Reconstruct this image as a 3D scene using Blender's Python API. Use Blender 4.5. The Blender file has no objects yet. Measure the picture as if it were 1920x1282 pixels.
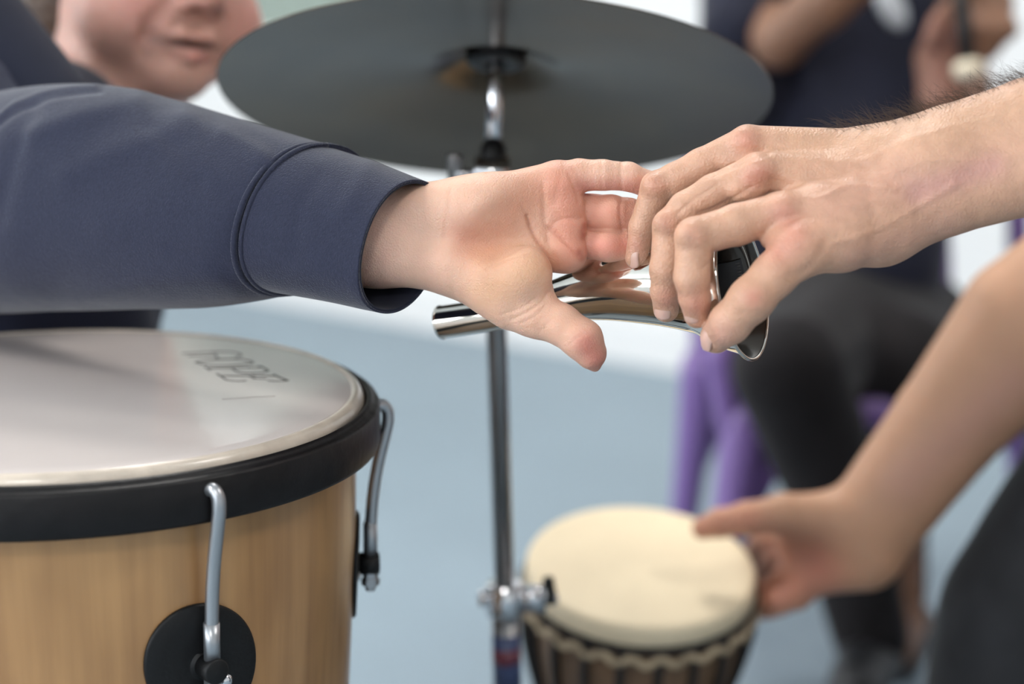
import bpy, math, random
import numpy as np
random.seed(7); RNG = np.random.default_rng(7)
SC = bpy.context.scene; COL = SC.collection
F = 3733.0
# ------------------------------------------------------------------ camera
PIT, ROL = math.radians(11.8), math.radians(1.0)
_f = np.array([0, math.cos(PIT), -math.sin(PIT)]); _r = np.array([1., 0, 0]); _u = np.array([0, math.sin(PIT), math.cos(PIT)])
CR = _r * math.cos(ROL) - _u * math.sin(ROL); CU = _u * math.cos(ROL) + _r * math.sin(ROL); CF = _f
CO = np.array([0, 0, 1.0])
def P(px, py, d):                                   # place measured in the photo -> camera metres (X right, Y up, Z away)
    return np.array([(px - 960) / F * d, -(py - 641) / F * d, d])
def W(A):                                           # camera metres -> world
    A = np.asarray(A, float)
    return CO + A[..., 0:1] * CR + A[..., 1:2] * CU + A[..., 2:3] * CF
def Wd(v):
    v = np.asarray(v, float); return v[..., 0:1] * CR + v[..., 1:2] * CU + v[..., 2:3] * CF
def Wi(A):                                          # world -> camera metres
    D = np.asarray(A, float) - CO
    return np.stack([D @ CR, D @ CU, D @ CF], -1)
def norm(v):
    v = np.asarray(v, float); return v / (np.linalg.norm(v) + 1e-12)
cam = bpy.data.cameras.new('camera'); co = bpy.data.objects.new('camera', cam); COL.objects.link(co)
from mathutils import Matrix, Vector
M3 = Matrix(((CR[0], CU[0], -CF[0]), (CR[1], CU[1], -CF[1]), (CR[2], CU[2], -CF[2])))
co.matrix_world = Matrix.Translation(CO) @ M3.to_4x4()
cam.sensor_width = 36; cam.lens = 36 * F / 1920
cam.dof.use_dof = True; cam.dof.focus_distance = 1.215; cam.dof.aperture_fstop = 2.9
SC.camera = co
SC.view_settings.view_transform = 'Standard'; SC.view_settings.look = 'None'; SC.view_settings.gamma = 1
SC.view_settings.exposure = 0.0
# ------------------------------------------------------------------ materials
def s2l(c):
    return tuple(((v / 255) / 12.92 if v / 255 <= .04045 else ((v / 255 + .055) / 1.055) ** 2.4) for v in c)
def mat(name, col, rough=.5, metal=0., bump=None, spec=.5, noise=None, coat=0., sheen=0., sss=0., attr=False, aniso=0., bumps=None):
    m = bpy.data.materials.new(name); m.use_nodes = True; nt = m.node_tree; b = nt.nodes['Principled BSDF']
    b.inputs['Base Color'].default_value = (*col, 1); b.inputs['Roughness'].default_value = rough
    b.inputs['Metallic'].default_value = metal; b.inputs['Specular IOR Level'].default_value = spec
    b.inputs['Coat Weight'].default_value = coat; b.inputs['Coat Roughness'].default_value = .1
    if sheen: b.inputs['Sheen Weight'].default_value = sheen; b.inputs['Sheen Roughness'].default_value = .4
    if sss:
        b.inputs['Subsurface Weight'].default_value = sss; b.inputs['Subsurface Radius'].default_value = (1, .32, .16)
        b.inputs['Subsurface Scale'].default_value = .006
    tc = nt.nodes.new('ShaderNodeTexCoord'); last = None
    if attr:
        a = nt.nodes.new('ShaderNodeAttribute'); a.attribute_name = 'Col'; last = a.outputs['Color']
    if noise:                                       # (scale, amount, detail, stretch)
        sc_, am, det, st = noise
        mp = nt.nodes.new('ShaderNodeMapping'); mp.inputs['Scale'].default_value = st
        nt.links.new(tc.outputs['Object'], mp.inputs['Vector'])
        n = nt.nodes.new('ShaderNodeTexNoise'); n.inputs['Scale'].default_value = sc_; n.inputs['Detail'].default_value = det
        nt.links.new(mp.outputs['Vector'], n.inputs['Vector'])
        r = nt.nodes.new('ShaderNodeMapRange'); r.inputs['From Min'].default_value = .3; r.inputs['From Max'].default_value = .7
        r.inputs['To Min'].default_value = 1 - am; r.inputs['To Max'].default_value = 1 + am
        nt.links.new(n.outputs['Fac'], r.inputs['Value'])
        x = nt.nodes.new('ShaderNodeMix'); x.data_type = 'RGBA'; x.blend_type = 'MULTIPLY'; x.inputs['Factor'].default_value = 1
        if last: nt.links.new(last, x.inputs[6])
        else: x.inputs[6].default_value = (*col, 1)
        nt.links.new(r.outputs['Result'], x.inputs[7]); last = x.outputs[2]
    if last: nt.links.new(last, b.inputs['Base Color'])
    prev = None
    for (sc_, dist, det, kind) in (bumps or ([bump] if bump else [])):
        if kind == 'noise':
            n = nt.nodes.new('ShaderNodeTexNoise'); n.inputs['Scale'].default_value = sc_; n.inputs['Detail'].default_value = det; o = n.outputs['Fac']
        else:
            n = nt.nodes.new('ShaderNodeTexVoronoi'); n.inputs['Scale'].default_value = sc_; o = n.outputs['Distance']
        nt.links.new(tc.outputs['Object'], n.inputs['Vector'])
        bp = nt.nodes.new('ShaderNodeBump'); bp.inputs['Distance'].default_value = dist; bp.inputs['Strength'].default_value = 1
        nt.links.new(o, bp.inputs['Height'])
        if prev: nt.links.new(prev, bp.inputs['Normal'])
        prev = bp.outputs['Normal']
    if prev: nt.links.new(prev, b.inputs['Normal'])
    return m
M = {}
M['skin_child'] = mat('child_skin', (.7, .45, .36), .46, attr=True, sss=.35, spec=.4, noise=(60, .05, 3, (1, 1, 1)), bumps=[(900, .00025, 2, 'voronoi'), (240, .0003, 3, 'noise')])
M['skin_adult'] = mat('adult_skin', (.6, .38, .28), .43, attr=True, sss=.22, spec=.45, noise=(110, .08, 4, (1, 1, 1)), bumps=[(700, .00030, 2, 'voronoi'), (160, .0004, 4, 'noise')])
M['skin_soft'] = mat('plain_skin', (.5, .3, .2), .5, attr=True, sss=.15, spec=.4, noise=(30, .05, 3, (1, 1, 1)))
M['nail'] = mat('fingernail', (.62, .38, .31), .3, sss=.2, spec=.5)
M['navy'] = mat('navy_sweatshirt', (.026, .029, .052), .92, spec=.2, sheen=.26, noise=(500, .10, 2, (1, 1, 1)), bumps=[(900, .0006, 2, 'noise'), (22, .0014, 2, 'noise')])
M['navy_dark'] = mat('dark_navy_cotton', (.016, .018, .032), .9, spec=.2, sheen=.1)  # collar cloth; inside the cuff it stands in for shade
M['navy_far'] = mat('navy_polo', (.013, .014, .026), .85, spec=.2, sheen=.15, noise=(12, .2, 2, (1, 1, 1)))
M['black_cloth'] = mat('black_trousers', (.016, .014, .015), .9, spec=.2, sheen=.12, noise=(14, .2, 2, (1, 1, 1)))
M['grey_cloth'] = mat('charcoal_trousers', (.022, .023, .026), .9, spec=.2, sheen=.12, noise=(16, .25, 2, (1, 1, 1)))
M['chrome'] = mat('chrome', (.72, .72, .74), .16, 1)
M['steel'] = mat('stand_tube', (.30, .29, .29), .28, 1, noise=(20, .1, 2, (1, 1, 1)))
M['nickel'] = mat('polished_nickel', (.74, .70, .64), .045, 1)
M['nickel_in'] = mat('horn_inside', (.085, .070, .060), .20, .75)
M['label'] = mat('dark_grey_strip', (.045, .043, .044), .5); M['tick'] = mat('pale_ticks', (.22, .21, .21), .5)  # grey strip and its ticks inside the horn mouth
M['rod'] = mat('zinc_rod', (.42, .43, .45), .36, .9)
M['black'] = mat('black_rubber', (.006, .006, .0065), .48, spec=.3, bump=(300, .0003, 2, 'noise'))
M['hoop'] = mat('black_hoop', (.006, .005, .0055), .45, spec=.3, coat=.0, noise=(60, .3, 4, (1, 1, 1)), bump=(90, .0006, 3, 'noise'))
M['head'] = mat('drum_skin_film', (.68, .61, .58), .12, spec=.7, noise=(9, .03, 3, (1, 1, 1)))
M['collar'] = mat('drum_skin_edge', (.62, .53, .44), .3, spec=.6, coat=.3, noise=(40, .14, 4, (1, 1, 1)), bump=(120, .0006, 3, 'noise'))
M['ink'] = mat('printed_ink', (.03, .028, .026), .4)
M['scratch'] = mat('scratch', (.36, .33, .31), .5)
M['white_paint'] = mat('white_wall_paint', (.74, .735, .73), .7, noise=(3, .02, 2, (1, 1, 1)))
M['green_board'] = mat('pale_green_felt', (.27, .32, .28), .9)
M['floor'] = mat('blue_grey_vinyl', (.25, .315, .365), .62, spec=.35, noise=(1.6, .06, 5, (1, 1, 1)))
M['ceil'] = mat('ceiling_paint', (.80, .80, .78), .9)
M['purple'] = mat('purple_plastic', (.22, .13, .36), .30, spec=.5)
M['skin_drum'] = mat('goat_skin', (.86, .72, .50), .55, noise=(14, .06, 4, (1, 1, 1)))
M['rope'] = mat('pale_rope', (.42, .33, .22), .8, noise=(90, .35, 2, (1, 1, 1)), bump=(200, .001, 2, 'noise'))
M['black_rope'] = mat('black_rope', (.016, .014, .014), .8)
M['djwood'] = mat('carved_dark_wood', (.17, .10, .055), .5, noise=(30, .3, 3, (1, 1, .3)))
M['hair'] = mat('brown_hair', (.09, .05, .03), .5, bump=(120, .004, 3, 'noise'))
M['armhair'] = mat('dark_arm_hair', (.06, .035, .02), .6)
M['shoe'] = mat('black_shoe', (.02, .02, .022), .5)
M['cream'] = mat('cream_felt', (.78, .68, .52), .9)
M['emblem'] = mat('white_print', (.55, .58, .62), .7)
M['sticker'] = mat('blue_sticker', (.05, .07, .16), .4)
M['red'] = mat('red_print', (.14, .03, .05), .4)
M['eye'] = mat('eye_white', (.8, .78, .75), .2); M['iris'] = mat('brown_iris', (.06, .03, .015), .2)
def wood():
    m = bpy.data.materials.new('maple_ply'); m.use_nodes = True; nt = m.node_tree; b = nt.nodes['Principled BSDF']
    tc = nt.nodes.new('ShaderNodeTexCoord')
    mp = nt.nodes.new('ShaderNodeMapping'); mp.inputs['Scale'].default_value = (1, 1, .035); nt.links.new(tc.outputs['Object'], mp.inputs['Vector'])
    n = nt.nodes.new('ShaderNodeTexNoise'); n.inputs['Scale'].default_value = 60; n.inputs['Detail'].default_value = 5; nt.links.new(mp.outputs['Vector'], n.inputs['Vector'])
    mp2 = nt.nodes.new('ShaderNodeMapping'); mp2.inputs['Scale'].default_value = (1, 1, .6); nt.links.new(tc.outputs['Object'], mp2.inputs['Vector'])
    n2 = nt.nodes.new('ShaderNodeTexNoise'); n2.inputs['Scale'].default_value = 14; n2.inputs['Detail'].default_value = 3; nt.links.new(mp2.outputs['Vector'], n2.inputs['Vector'])
    ad = nt.nodes.new('ShaderNodeMath'); ad.operation = 'MULTIPLY_ADD'; ad.inputs[1].default_value = .55; nt.links.new(n.outputs['Fac'], ad.inputs[0])
    m2 = nt.nodes.new('ShaderNodeMath'); m2.operation = 'MULTIPLY'; m2.inputs[1].default_value = .45; nt.links.new(n2.outputs['Fac'], m2.inputs[0]); nt.links.new(m2.outputs[0], ad.inputs[2])
    cr = nt.nodes.new('ShaderNodeValToRGB'); nt.links.new(ad.outputs[0], cr.inputs['Fac'])
    cr.color_ramp.elements[0].position = .30; cr.color_ramp.elements[0].color = (.255, .128, .052, 1)
    cr.color_ramp.elements[1].position = .68; cr.color_ramp.elements[1].color = (.52, .295, .125, 1)
    nt.links.new(cr.outputs['Color'], b.inputs['Base Color']); b.inputs['Roughness'].default_value = .34; b.inputs['Coat Weight'].default_value = .25; b.inputs['Coat Roughness'].default_value = .2
    return m
M['wood'] = wood()
def cymmat():
    m = bpy.data.materials.new('cymbal_bronze'); m.use_nodes = True; nt = m.node_tree; b = nt.nodes['Principled BSDF']
    b.inputs['Base Color'].default_value = (.20, .185, .165, 1); b.inputs['Metallic'].default_value = 1; b.inputs['Roughness'].default_value = .27
    b.inputs['Anisotropic'].default_value = .85; b.inputs['Anisotropic Rotation'].default_value = .25
    tg = nt.nodes.new('ShaderNodeTangent'); tg.direction_type = 'RADIAL'; tg.axis = 'Z'; nt.links.new(tg.outputs[0], b.inputs['Tangent'])
    tc = nt.nodes.new('ShaderNodeTexCoord'); n = nt.nodes.new('ShaderNodeTexNoise'); n.inputs['Scale'].default_value = 9; n.inputs['Detail'].default_value = 3
    nt.links.new(tc.outputs['Object'], n.inputs['Vector']); cr = nt.nodes.new('ShaderNodeValToRGB'); nt.links.new(n.outputs['Fac'], cr.inputs['Fac'])
    cr.color_ramp.elements[0].position = .35; cr.color_ramp.elements[0].color = (.098, .076, .058, 1); cr.color_ramp.elements[1].position = .7; cr.color_ramp.elements[1].color = (.140, .104, .070, 1)
    nt.links.new(cr.outputs[0], b.inputs['Base Color'])
    return m
M['cymbal'] = cymmat()
def emis(name, col, s):
    m = bpy.data.materials.new(name); m.use_nodes = True; b = m.node_tree.nodes['Principled BSDF']
    b.inputs['Base Color'].default_value = (*col, 1); b.inputs['Emission Color'].default_value = (*col, 1); b.inputs['Emission Strength'].default_value = s
    return m
M['panel'] = emis('ceiling_diffuser', (1, .97, .92), 5.0)
M['daylight'] = emis('overcast_sky', (.86, .93, 1), 5.0)
# ------------------------------------------------------------------ object helpers
def tag(o, label=None, cat=None, group=None, kind=None):
    if label: o['label'] = label
    if cat: o['category'] = cat
    if group: o['group'] = group
    if kind: o['kind'] = kind
    return o
def empty(name, loc, label, cat, group=None):
    o = bpy.data.objects.new(name, None); COL.objects.link(o); o.location = loc; o.empty_display_size = .05
    tag(o, label, cat, group); bpy.context.view_layer.update(); return o
def obj(name, verts, faces, m, parent=None, smooth=True, colors=None, kind=None, origin=None, bevel=0):
    verts = np.asarray(verts, float)
    if origin is None: origin = verts.mean(0)
    origin = np.asarray(origin, float)
    me = bpy.data.meshes.new(name); v = verts - origin
    if isinstance(faces, np.ndarray) and faces.shape[1] == 4:
        me.vertices.add(len(v)); me.vertices.foreach_set('co', v.astype(np.float32).ravel())
        me.loops.add(faces.size); me.loops.foreach_set('vertex_index', faces.astype(np.int32).ravel())
        me.polygons.add(len(faces)); me.polygons.foreach_set('loop_start', np.arange(0, faces.size, 4, dtype=np.int32))
        me.update(calc_edges=True)
    else:
        me.from_pydata([tuple(a) for a in v], [], [tuple(int(i) for i in f) for f in faces]); me.update()
    me.validate()
    if smooth: me.polygons.foreach_set('use_smooth', np.ones(len(me.polygons), bool))
    if colors is not None:
        a = me.attributes.new('Col', 'FLOAT_COLOR', 'POINT'); c = np.ones((len(v), 4), np.float32); c[:, :3] = colors; a.data.foreach_set('color', c.ravel())
    me.materials.append(M[m] if isinstance(m, str) else m)
    o = bpy.data.objects.new(name, me); COL.objects.link(o)
    if parent is not None:
        o.parent = parent; pw = np.array(parent.matrix_world.translation) if parent.type == 'EMPTY' else np.array(parent['_o'])
        o.location = origin - pw
    else: o.location = origin
    o['_o'] = [float(x) for x in origin]
    if kind: o['kind'] = kind
    if bevel:
        md = o.modifiers.new('b', 'BEVEL'); md.width = bevel; md.segments = 3; md.limit_method = 'ANGLE'
    return o
class MB:
    def __init__(s): s.v = []; s.f = []; s.n = 0
    def add(s, v, f):
        s.v.append(np.asarray(v, float)); s.f += [tuple(i + s.n for i in q) for q in f]; s.n += len(v); return s
    def build(s, name, m, parent=None, **k): return obj(name, np.concatenate(s.v), s.f, m, parent, **k)
    def box(s, c, sx, sy, sz, R=np.eye(3)):
        v = np.array([[x, y, z] for x in (-1, 1) for y in (-1, 1) for z in (-1, 1)]) * np.array([sx, sy, sz]) / 2
        return s.add(np.asarray(c) + v @ np.asarray(R).T, [(0, 1, 3, 2), (4, 6, 7, 5), (0, 4, 5, 1), (2, 3, 7, 6), (0, 2, 6, 4), (1, 5, 7, 3)])
    def tube(s, pts, r, n=20, cap=True):            # smooth tube through pts, r scalar or list
        pts = np.asarray(pts, float); r = np.broadcast_to(r, (len(pts),)); t = np.gradient(pts, axis=0)
        up = np.array([.31, .22, .93]); rings = []; a = None
        for i in range(len(pts)):
            d = norm(t[i]); a = norm(np.cross(d, up)) if a is None else norm(a - d * (a @ d)); b = np.cross(d, a)
            th = np.linspace(0, 2 * np.pi, n, endpoint=False); rings.append(pts[i] + r[i] * (np.cos(th)[:, None] * a + np.sin(th)[:, None] * b))
        v = np.concatenate(rings); f = []
        for i in range(len(pts) - 1):
            for j in range(n): k = (j + 1) % n; f.append((i * n + j, i * n + k, (i + 1) * n + k, (i + 1) * n + j))
        if cap: f.append(tuple(range(n))[::-1]); f.append(tuple((len(pts) - 1) * n + j for j in range(n)))
        return s.add(v, f)
    def lathe(s, prof, c, R, n=96, closed=False):   # prof: (radius, height); R columns = x,y,axis
        prof = np.asarray(prof, float); th = np.linspace(0, 2 * np.pi, n, endpoint=False); R = np.asarray(R)
        v = np.concatenate([np.stack([p[0] * np.cos(th), p[0] * np.sin(th), np.full(n, p[1])], -1) for p in prof]) @ R.T + np.asarray(c)
        f = []; m = len(prof)
        for i in range(m if closed else m - 1):
            ii = (i + 1) % m
            for j in range(n): k = (j + 1) % n; f.append((i * n + j, i * n + k, ii * n + k, ii * n + j))
        return s.add(v, f)
def frame(ax, hint=(1, 0, 0)):
    z = norm(ax); x = norm(np.asarray(hint) - z * (np.asarray(hint) @ z)); return np.stack([x, np.cross(z, x), z], 1)
def spline(pts, n):                                 # Catmull-Rom resample of any-dimensional points
    p = np.asarray(pts, float); m = len(p); t = np.linspace(0, m - 1, n); i = np.clip(t.astype(int), 0, m - 2); u = (t - i)[:, None]
    g = lambda k: p[np.clip(i + k, 0, m - 1)]
    a, b, c, d = g(-1), g(0), g(1), g(2)
    return .5 * (2 * b + (c - a) * u + (2 * a - 5 * b + 4 * c - d) * u ** 2 + (3 * b - a - 3 * c + d) * u ** 3)
# ------------------------------------------------------------------ smooth solid modeller (blended round cones and ellipsoids -> one skin)
def cone(a, b, ra, rb): return ('c', np.asarray(a, float), np.asarray(b, float), ra, rb)
def ell(c, r, R=None): return ('e', np.asarray(c, float), np.asarray(r, float), np.eye(3) if R is None else np.asarray(R, float))
def grp(prims, k): return ('g', prims, k)
def chain(pts, rs, k=.003): return grp([cone(pts[i], pts[i + 1], rs[i], rs[i + 1]) for i in range(len(pts) - 1)], k)
def smin(a, b, k):
    if k <= 0: return np.minimum(a, b)
    h = np.maximum(k - np.abs(a - b), 0) / k
    return np.minimum(a, b) - h * h * k * .25
def pd(p, X):
    if p[0] == 'c':
        _, a, b, ra, rb = p; ba = b - a; q = X - a; t = np.clip(q @ ba / (ba @ ba + 1e-12), 0, 1)
        return np.linalg.norm(q - t[..., None] * ba, axis=-1) - (ra + (rb - ra) * t)
    if p[0] == 'e':
        _, c, r, R = p; q = (X - c) @ R; k0 = np.linalg.norm(q / r, axis=-1); k1 = np.linalg.norm(q / (r * r), axis=-1)
        return k0 * (k0 - 1) / (k1 + 1e-9)
    d = None
    for s in p[1]: e = pd(s, X); d = e if d is None else smin(d, e, p[2])
    return d
def bb(p):
    if p[0] == 'c': r = max(p[3], p[4]); return np.minimum(p[1], p[2]) - r, np.maximum(p[1], p[2]) + r
    if p[0] == 'e': r = max(p[2]); return p[1] - r, p[1] + r
    q = [bb(s) for s in p[1]]; return np.min([x[0] for x in q], 0) - p[2], np.max([x[1] for x in q], 0) + p[2]
def field(ops, X):                                  # ops: (prim, k, sign)
    d = np.full(X.shape[:-1], 1.0)
    for p, k, s in ops:
        e = pd(p, X); d = smin(d, e, k) if s > 0 else -smin(-d, e, k)
    return d
def skin(ops, h, lo=None, hi=None, clip=None):
    bs = [bb(p) for p, k, s in ops if s > 0]
    L = np.min([b[0] for b in bs], 0) - 3 * h; H = np.max([b[1] for b in bs], 0) + 3 * h
    if lo is not None: L = np.maximum(L, lo)
    if hi is not None: H = np.minimum(H, hi)
    n = np.ceil((H - L) / h).astype(int) + 1; ax = [L[i] + h * np.arange(n[i]) for i in range(3)]
    G = np.full(n, .05, np.float32)
    for p, k, s in ops:
        l, u = bb(p); pad = k + 4 * h; i0 = np.clip(((l - pad - L) / h).astype(int), 0, n); i1 = np.clip(((u + pad - L) / h).astype(int) + 2, 0, n)
        if (i1 <= i0).any(): continue
        X = np.stack(np.meshgrid(*[ax[i][i0[i]:i1[i]] for i in range(3)], indexing='ij'), -1)
        sl = tuple(slice(i0[i], i1[i]) for i in range(3)); e = pd(p, X)
        G[sl] = smin(G[sl], e, k) if s > 0 else -smin(-G[sl], e, k)
    G[0] = G[-1] = .01; G[:, 0] = G[:, -1] = .01; G[:, :, 0] = G[:, :, -1] = .01
    if clip is not None:
        X = np.stack(np.meshgrid(*ax, indexing='ij'), -1); G = np.maximum(G, clip(X).astype(np.float32))
    S = G < 0; c = [S[i:n[0] - 1 + i, j:n[1] - 1 + j, k:n[2] - 1 + k] for i in (0, 1) for j in (0, 1) for k in (0, 1)]
    cnt = sum(x.astype(np.int8) for x in c); A = np.argwhere((cnt > 0) & (cnt < 8))
    idx = np.full(n - 1, -1, np.int64); idx[tuple(A.T)] = np.arange(len(A))
    cr = np.array([[i, j, k] for i in (0, 1) for j in (0, 1) for k in (0, 1)]); sm = np.zeros((len(A), 3)); ct = np.zeros(len(A))
    for a in range(8):
        for b in range(a + 1, 8):
            if np.abs(cr[a] - cr[b]).sum() != 1: continue
            fa = G[tuple((A + cr[a]).T)].astype(float); fb = G[tuple((A + cr[b]).T)].astype(float); x = (fa < 0) != (fb < 0)
            t = np.where(x, fa / np.where(x, fa - fb, 1), 0); sm += np.where(x[:, None], cr[a] + t[:, None] * (cr[b] - cr[a]), 0); ct += x
    V = L + h * (A + sm / ct[:, None]); fs = []
    for d in range(3):
        e = [0, 0, 0]; e[d] = 1; s0 = S[:n[0] - e[0], :n[1] - e[1], :n[2] - e[2]]; s1 = S[e[0]:, e[1]:, e[2]:]
        for sg in (0, 1):
            Q = np.argwhere((s0 != s1) & (s0 == bool(sg))); o1, o2 = [(1, 2), (2, 0), (0, 1)][d]
            ok = (Q[:, o1] > 0) & (Q[:, o2] > 0) & (Q[:, o1] < n[o1] - 1) & (Q[:, o2] < n[o2] - 1); Q = Q[ok]; u = np.zeros(3, int); w = np.zeros(3, int); u[o1] = 1; w[o2] = 1
            q = np.stack([idx[tuple((Q - u - w).T)], idx[tuple((Q - w).T)], idx[tuple(Q.T)], idx[tuple((Q - u).T)]], 1)
            fs.append(q if sg else q[:, ::-1])
    Fc = np.concatenate(fs)
    Fc = Fc[(Fc >= 0).all(1)]
    if clip is None:
        for _ in range(2):
            e = h * .3; f0 = field(ops, V); g = np.stack([field(ops, V + e * np.eye(3)[i]) - f0 for i in range(3)], -1) / e
            gn = (g * g).sum(-1) + .05; st = -(f0 / gn)[:, None] * g; V = V + np.clip(st, -h * .6, h * .6)
    return V, Fc
def vnorm(V, Fc):
    a = V[Fc[:, 2]] - V[Fc[:, 0]]; b = V[Fc[:, 3]] - V[Fc[:, 1]]; n = np.cross(a, b); N = np.zeros_like(V)
    for i in range(4): np.add.at(N, Fc[:, i], n)
    return N / (np.linalg.norm(N, axis=1, keepdims=True) + 1e-12)
def relax(V, Fc, it=1, w=.5):
    for _ in range(it):
        S = np.zeros_like(V); c = np.zeros(len(V))
        for i in range(4):
            np.add.at(S, Fc[:, i], V[Fc[:, (i + 1) % 4]] + V[Fc[:, (i - 1) % 4]]); np.add.at(c, Fc[:, i], 2)
        V = V * (1 - w) + w * S / np.maximum(c, 1)[:, None]
    return V
def pix(V): return np.stack([960 + F * V[:, 0] / V[:, 2], 641 - F * V[:, 1] / V[:, 2]], -1)
def pdist(Q, pts):                                  # distance of photo-plane points to a smooth polyline
    p = spline(pts, 6 * len(pts)) if len(pts) > 2 else np.asarray(pts, float); d = np.full(len(Q), 1e9)
    for i in range(len(p) - 1):
        a, b = p[i], p[i + 1]; ba = b - a; q = Q - a; t = np.clip(q @ ba / (ba @ ba + 1e-9), 0, 1); d = np.minimum(d, np.linalg.norm(q - t[:, None] * ba, axis=1))
    return d
def creases(V, Fc, lines, sgn=-1):                  # lines: (pts, depth mm, width px); only on the side turned to the viewer
    N = vnorm(V, Fc); Q = pix(V); fr = np.clip((-N[:, 2] + .15) * 2, 0, 1); D = np.zeros(len(V))
    for pts, dep, wd in lines: D += -dep * .001 * np.exp(-(pdist(Q, pts) / wd) ** 2) * fr
    return V + N * D[:, None]
def tint(V, Fc, base, blobs, frontonly=True):
    Q = pix(V); N = vnorm(V, Fc); fr = np.clip((-N[:, 2] + .35) * 2, 0, 1); C = np.tile(np.array(base, float), (len(V), 1))
    for pts, rad, col, am in blobs:
        w = (am * np.exp(-(pdist(Q, pts if len(pts) > 1 else [pts[0], (pts[0][0] + 1, pts[0][1])]) / rad) ** 2) * (fr if frontonly else 1))[:, None]; C = C * (1 - w) + np.array(col) * w
    return C
def join(parts):                                    # several closed skins of one body -> arrays of a single mesh
    v = []; f = []; c = []; n = 0
    for V, Fc, Cc in parts: v.append(V); f.append(Fc + n); c.append(Cc); n += len(V)
    return np.concatenate(v), np.concatenate(f), np.concatenate(c)
def head_ops(c, R, s, chub=0.):
    T = lambda x, y, z: np.asarray(c) + s * (R @ np.array([x, y, z])); o = []
    E = lambda x, y, z, a, b, d: ell(T(x, y, z), (a * s, b * s, d * s), R)
    o += [(E(0, .035, -.015, .076, .085, .096), .001, 1), (E(0, -.035, .022, .061 + .008 * chub, .080, .068), .03 * s, 1)]
    o += [(E(0, -.093, .060, .024, .019, .022), .024 * s, 1)]
    for q in (-1, 1):
        o += [(E(q * (.037 + .003 * chub), -.045 - .008 * chub, .050, .028 + .006 * chub, .032, .030), .02 * s, 1)]
        o += [(cone(T(q * .008, .022, .080), T(q * .045, .016, .060), .010 * s, .008 * s), .016 * s, 1)]
        o += [(E(q * .031, 0, .098, .017, .012, .016), .014 * s, -1)]
        o += [(chain([T(q * .019, .002, .0795), T(q * .031, .0085, .0825), T(q * .044, .002, .0760)], [.0026 * s, .0034 * s, .0026 * s]), .004 * s, 1), (chain([T(q * .020, -.003, .0790), T(q * .031, -.0085, .0800), T(q * .043, -.002, .0750)], [.0022 * s, .0028 * s, .0022 * s]), .004 * s, 1)]
        o += [(E(q * .078, -.012, -.012, .009, .030, .018), .006 * s, 1)]
        o += [(E(q * .012, -.040, .090, .0085, .008, .010), .006 * s, 1)]
    o += [(cone(T(0, .012, .082), T(0, -.034, .103), .0075 * s, .0115 * s), .012 * s, 1)]
    for q in (-1, 1): o += [(E(q * .0065, -.047, .102, .0032, .003, .005), .003 * s, -1)]
    o += [(chain([T(-.024, -.0705, .076), T(-.010, -.0655, .0865), T(0, -.067, .089), T(.010, -.0655, .0865), T(.024, -.0705, .076)], [.003 * s, .0048 * s, .0045 * s, .0048 * s, .003 * s]), .006 * s, 1)]
    o += [(chain([T(-.022, -.073, .076), T(0, -.079, .0865), T(.022, -.073, .076)], [.003 * s, .0052 * s, .003 * s]), .006 * s, 1)]
    o += [(chain([T(-.037, -.0685, .077), T(-.014, -.0725, .092), T(.012, -.0730, .0925), T(.024, -.0710, .084)], [.0026 * s, .0034 * s, .0038 * s, .0024 * s]), .003 * s, -1)]
    for q in (-1,): o += [(chain([T(q * .024, -.040, .092), T(q * .036, -.062, .083), T(q * .035, -.084, .074)], [.002 * s, .0035 * s, .002 * s]), .010 * s, -1)]
    o += [(cone(T(0, -.06, -.025), T(0, -.17, -.04), .052 * s, .05 * s), .03 * s, 1)]
    return o, T
def hair_ops(c, R, s, low=-.02):
    T = lambda x, y, z: np.asarray(c) + s * (R @ np.array([x, y, z]))
    return [(ell(T(0, .045, -.022), (.083 * s, .088 * s, .100 * s), R), .01, 1), (ell(T(0, -.02, -.05), (.080 * s, .07 * s, .062 * s), R), .02, 1),
            (ell(T(0, -.03, .085), (.080 * s, .075 * s, .075 * s), R), .01, -1)]
def euler(yaw, pitch=0, roll=0):                    # head axes in camera metres: x, y up, z = face direction (0 = towards viewer)
    cy, sy = math.cos(yaw), math.sin(yaw); cp, sp = math.cos(pitch), math.sin(pitch); cr_, sr = math.cos(roll), math.sin(roll)
    B = np.array([[1, 0, 0], [0, 1, 0], [0, 0, -1.]])   # local z -> towards viewer
    Y = np.array([[cy, 0, sy], [0, 1, 0], [-sy, 0, cy]]); X = np.array([[1, 0, 0], [0, cp, -sp], [0, sp, cp]]); Z = np.array([[cr_, -sr, 0], [sr, cr_, 0], [0, 0, 1]])
    return B @ Z @ Y @ X
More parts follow.
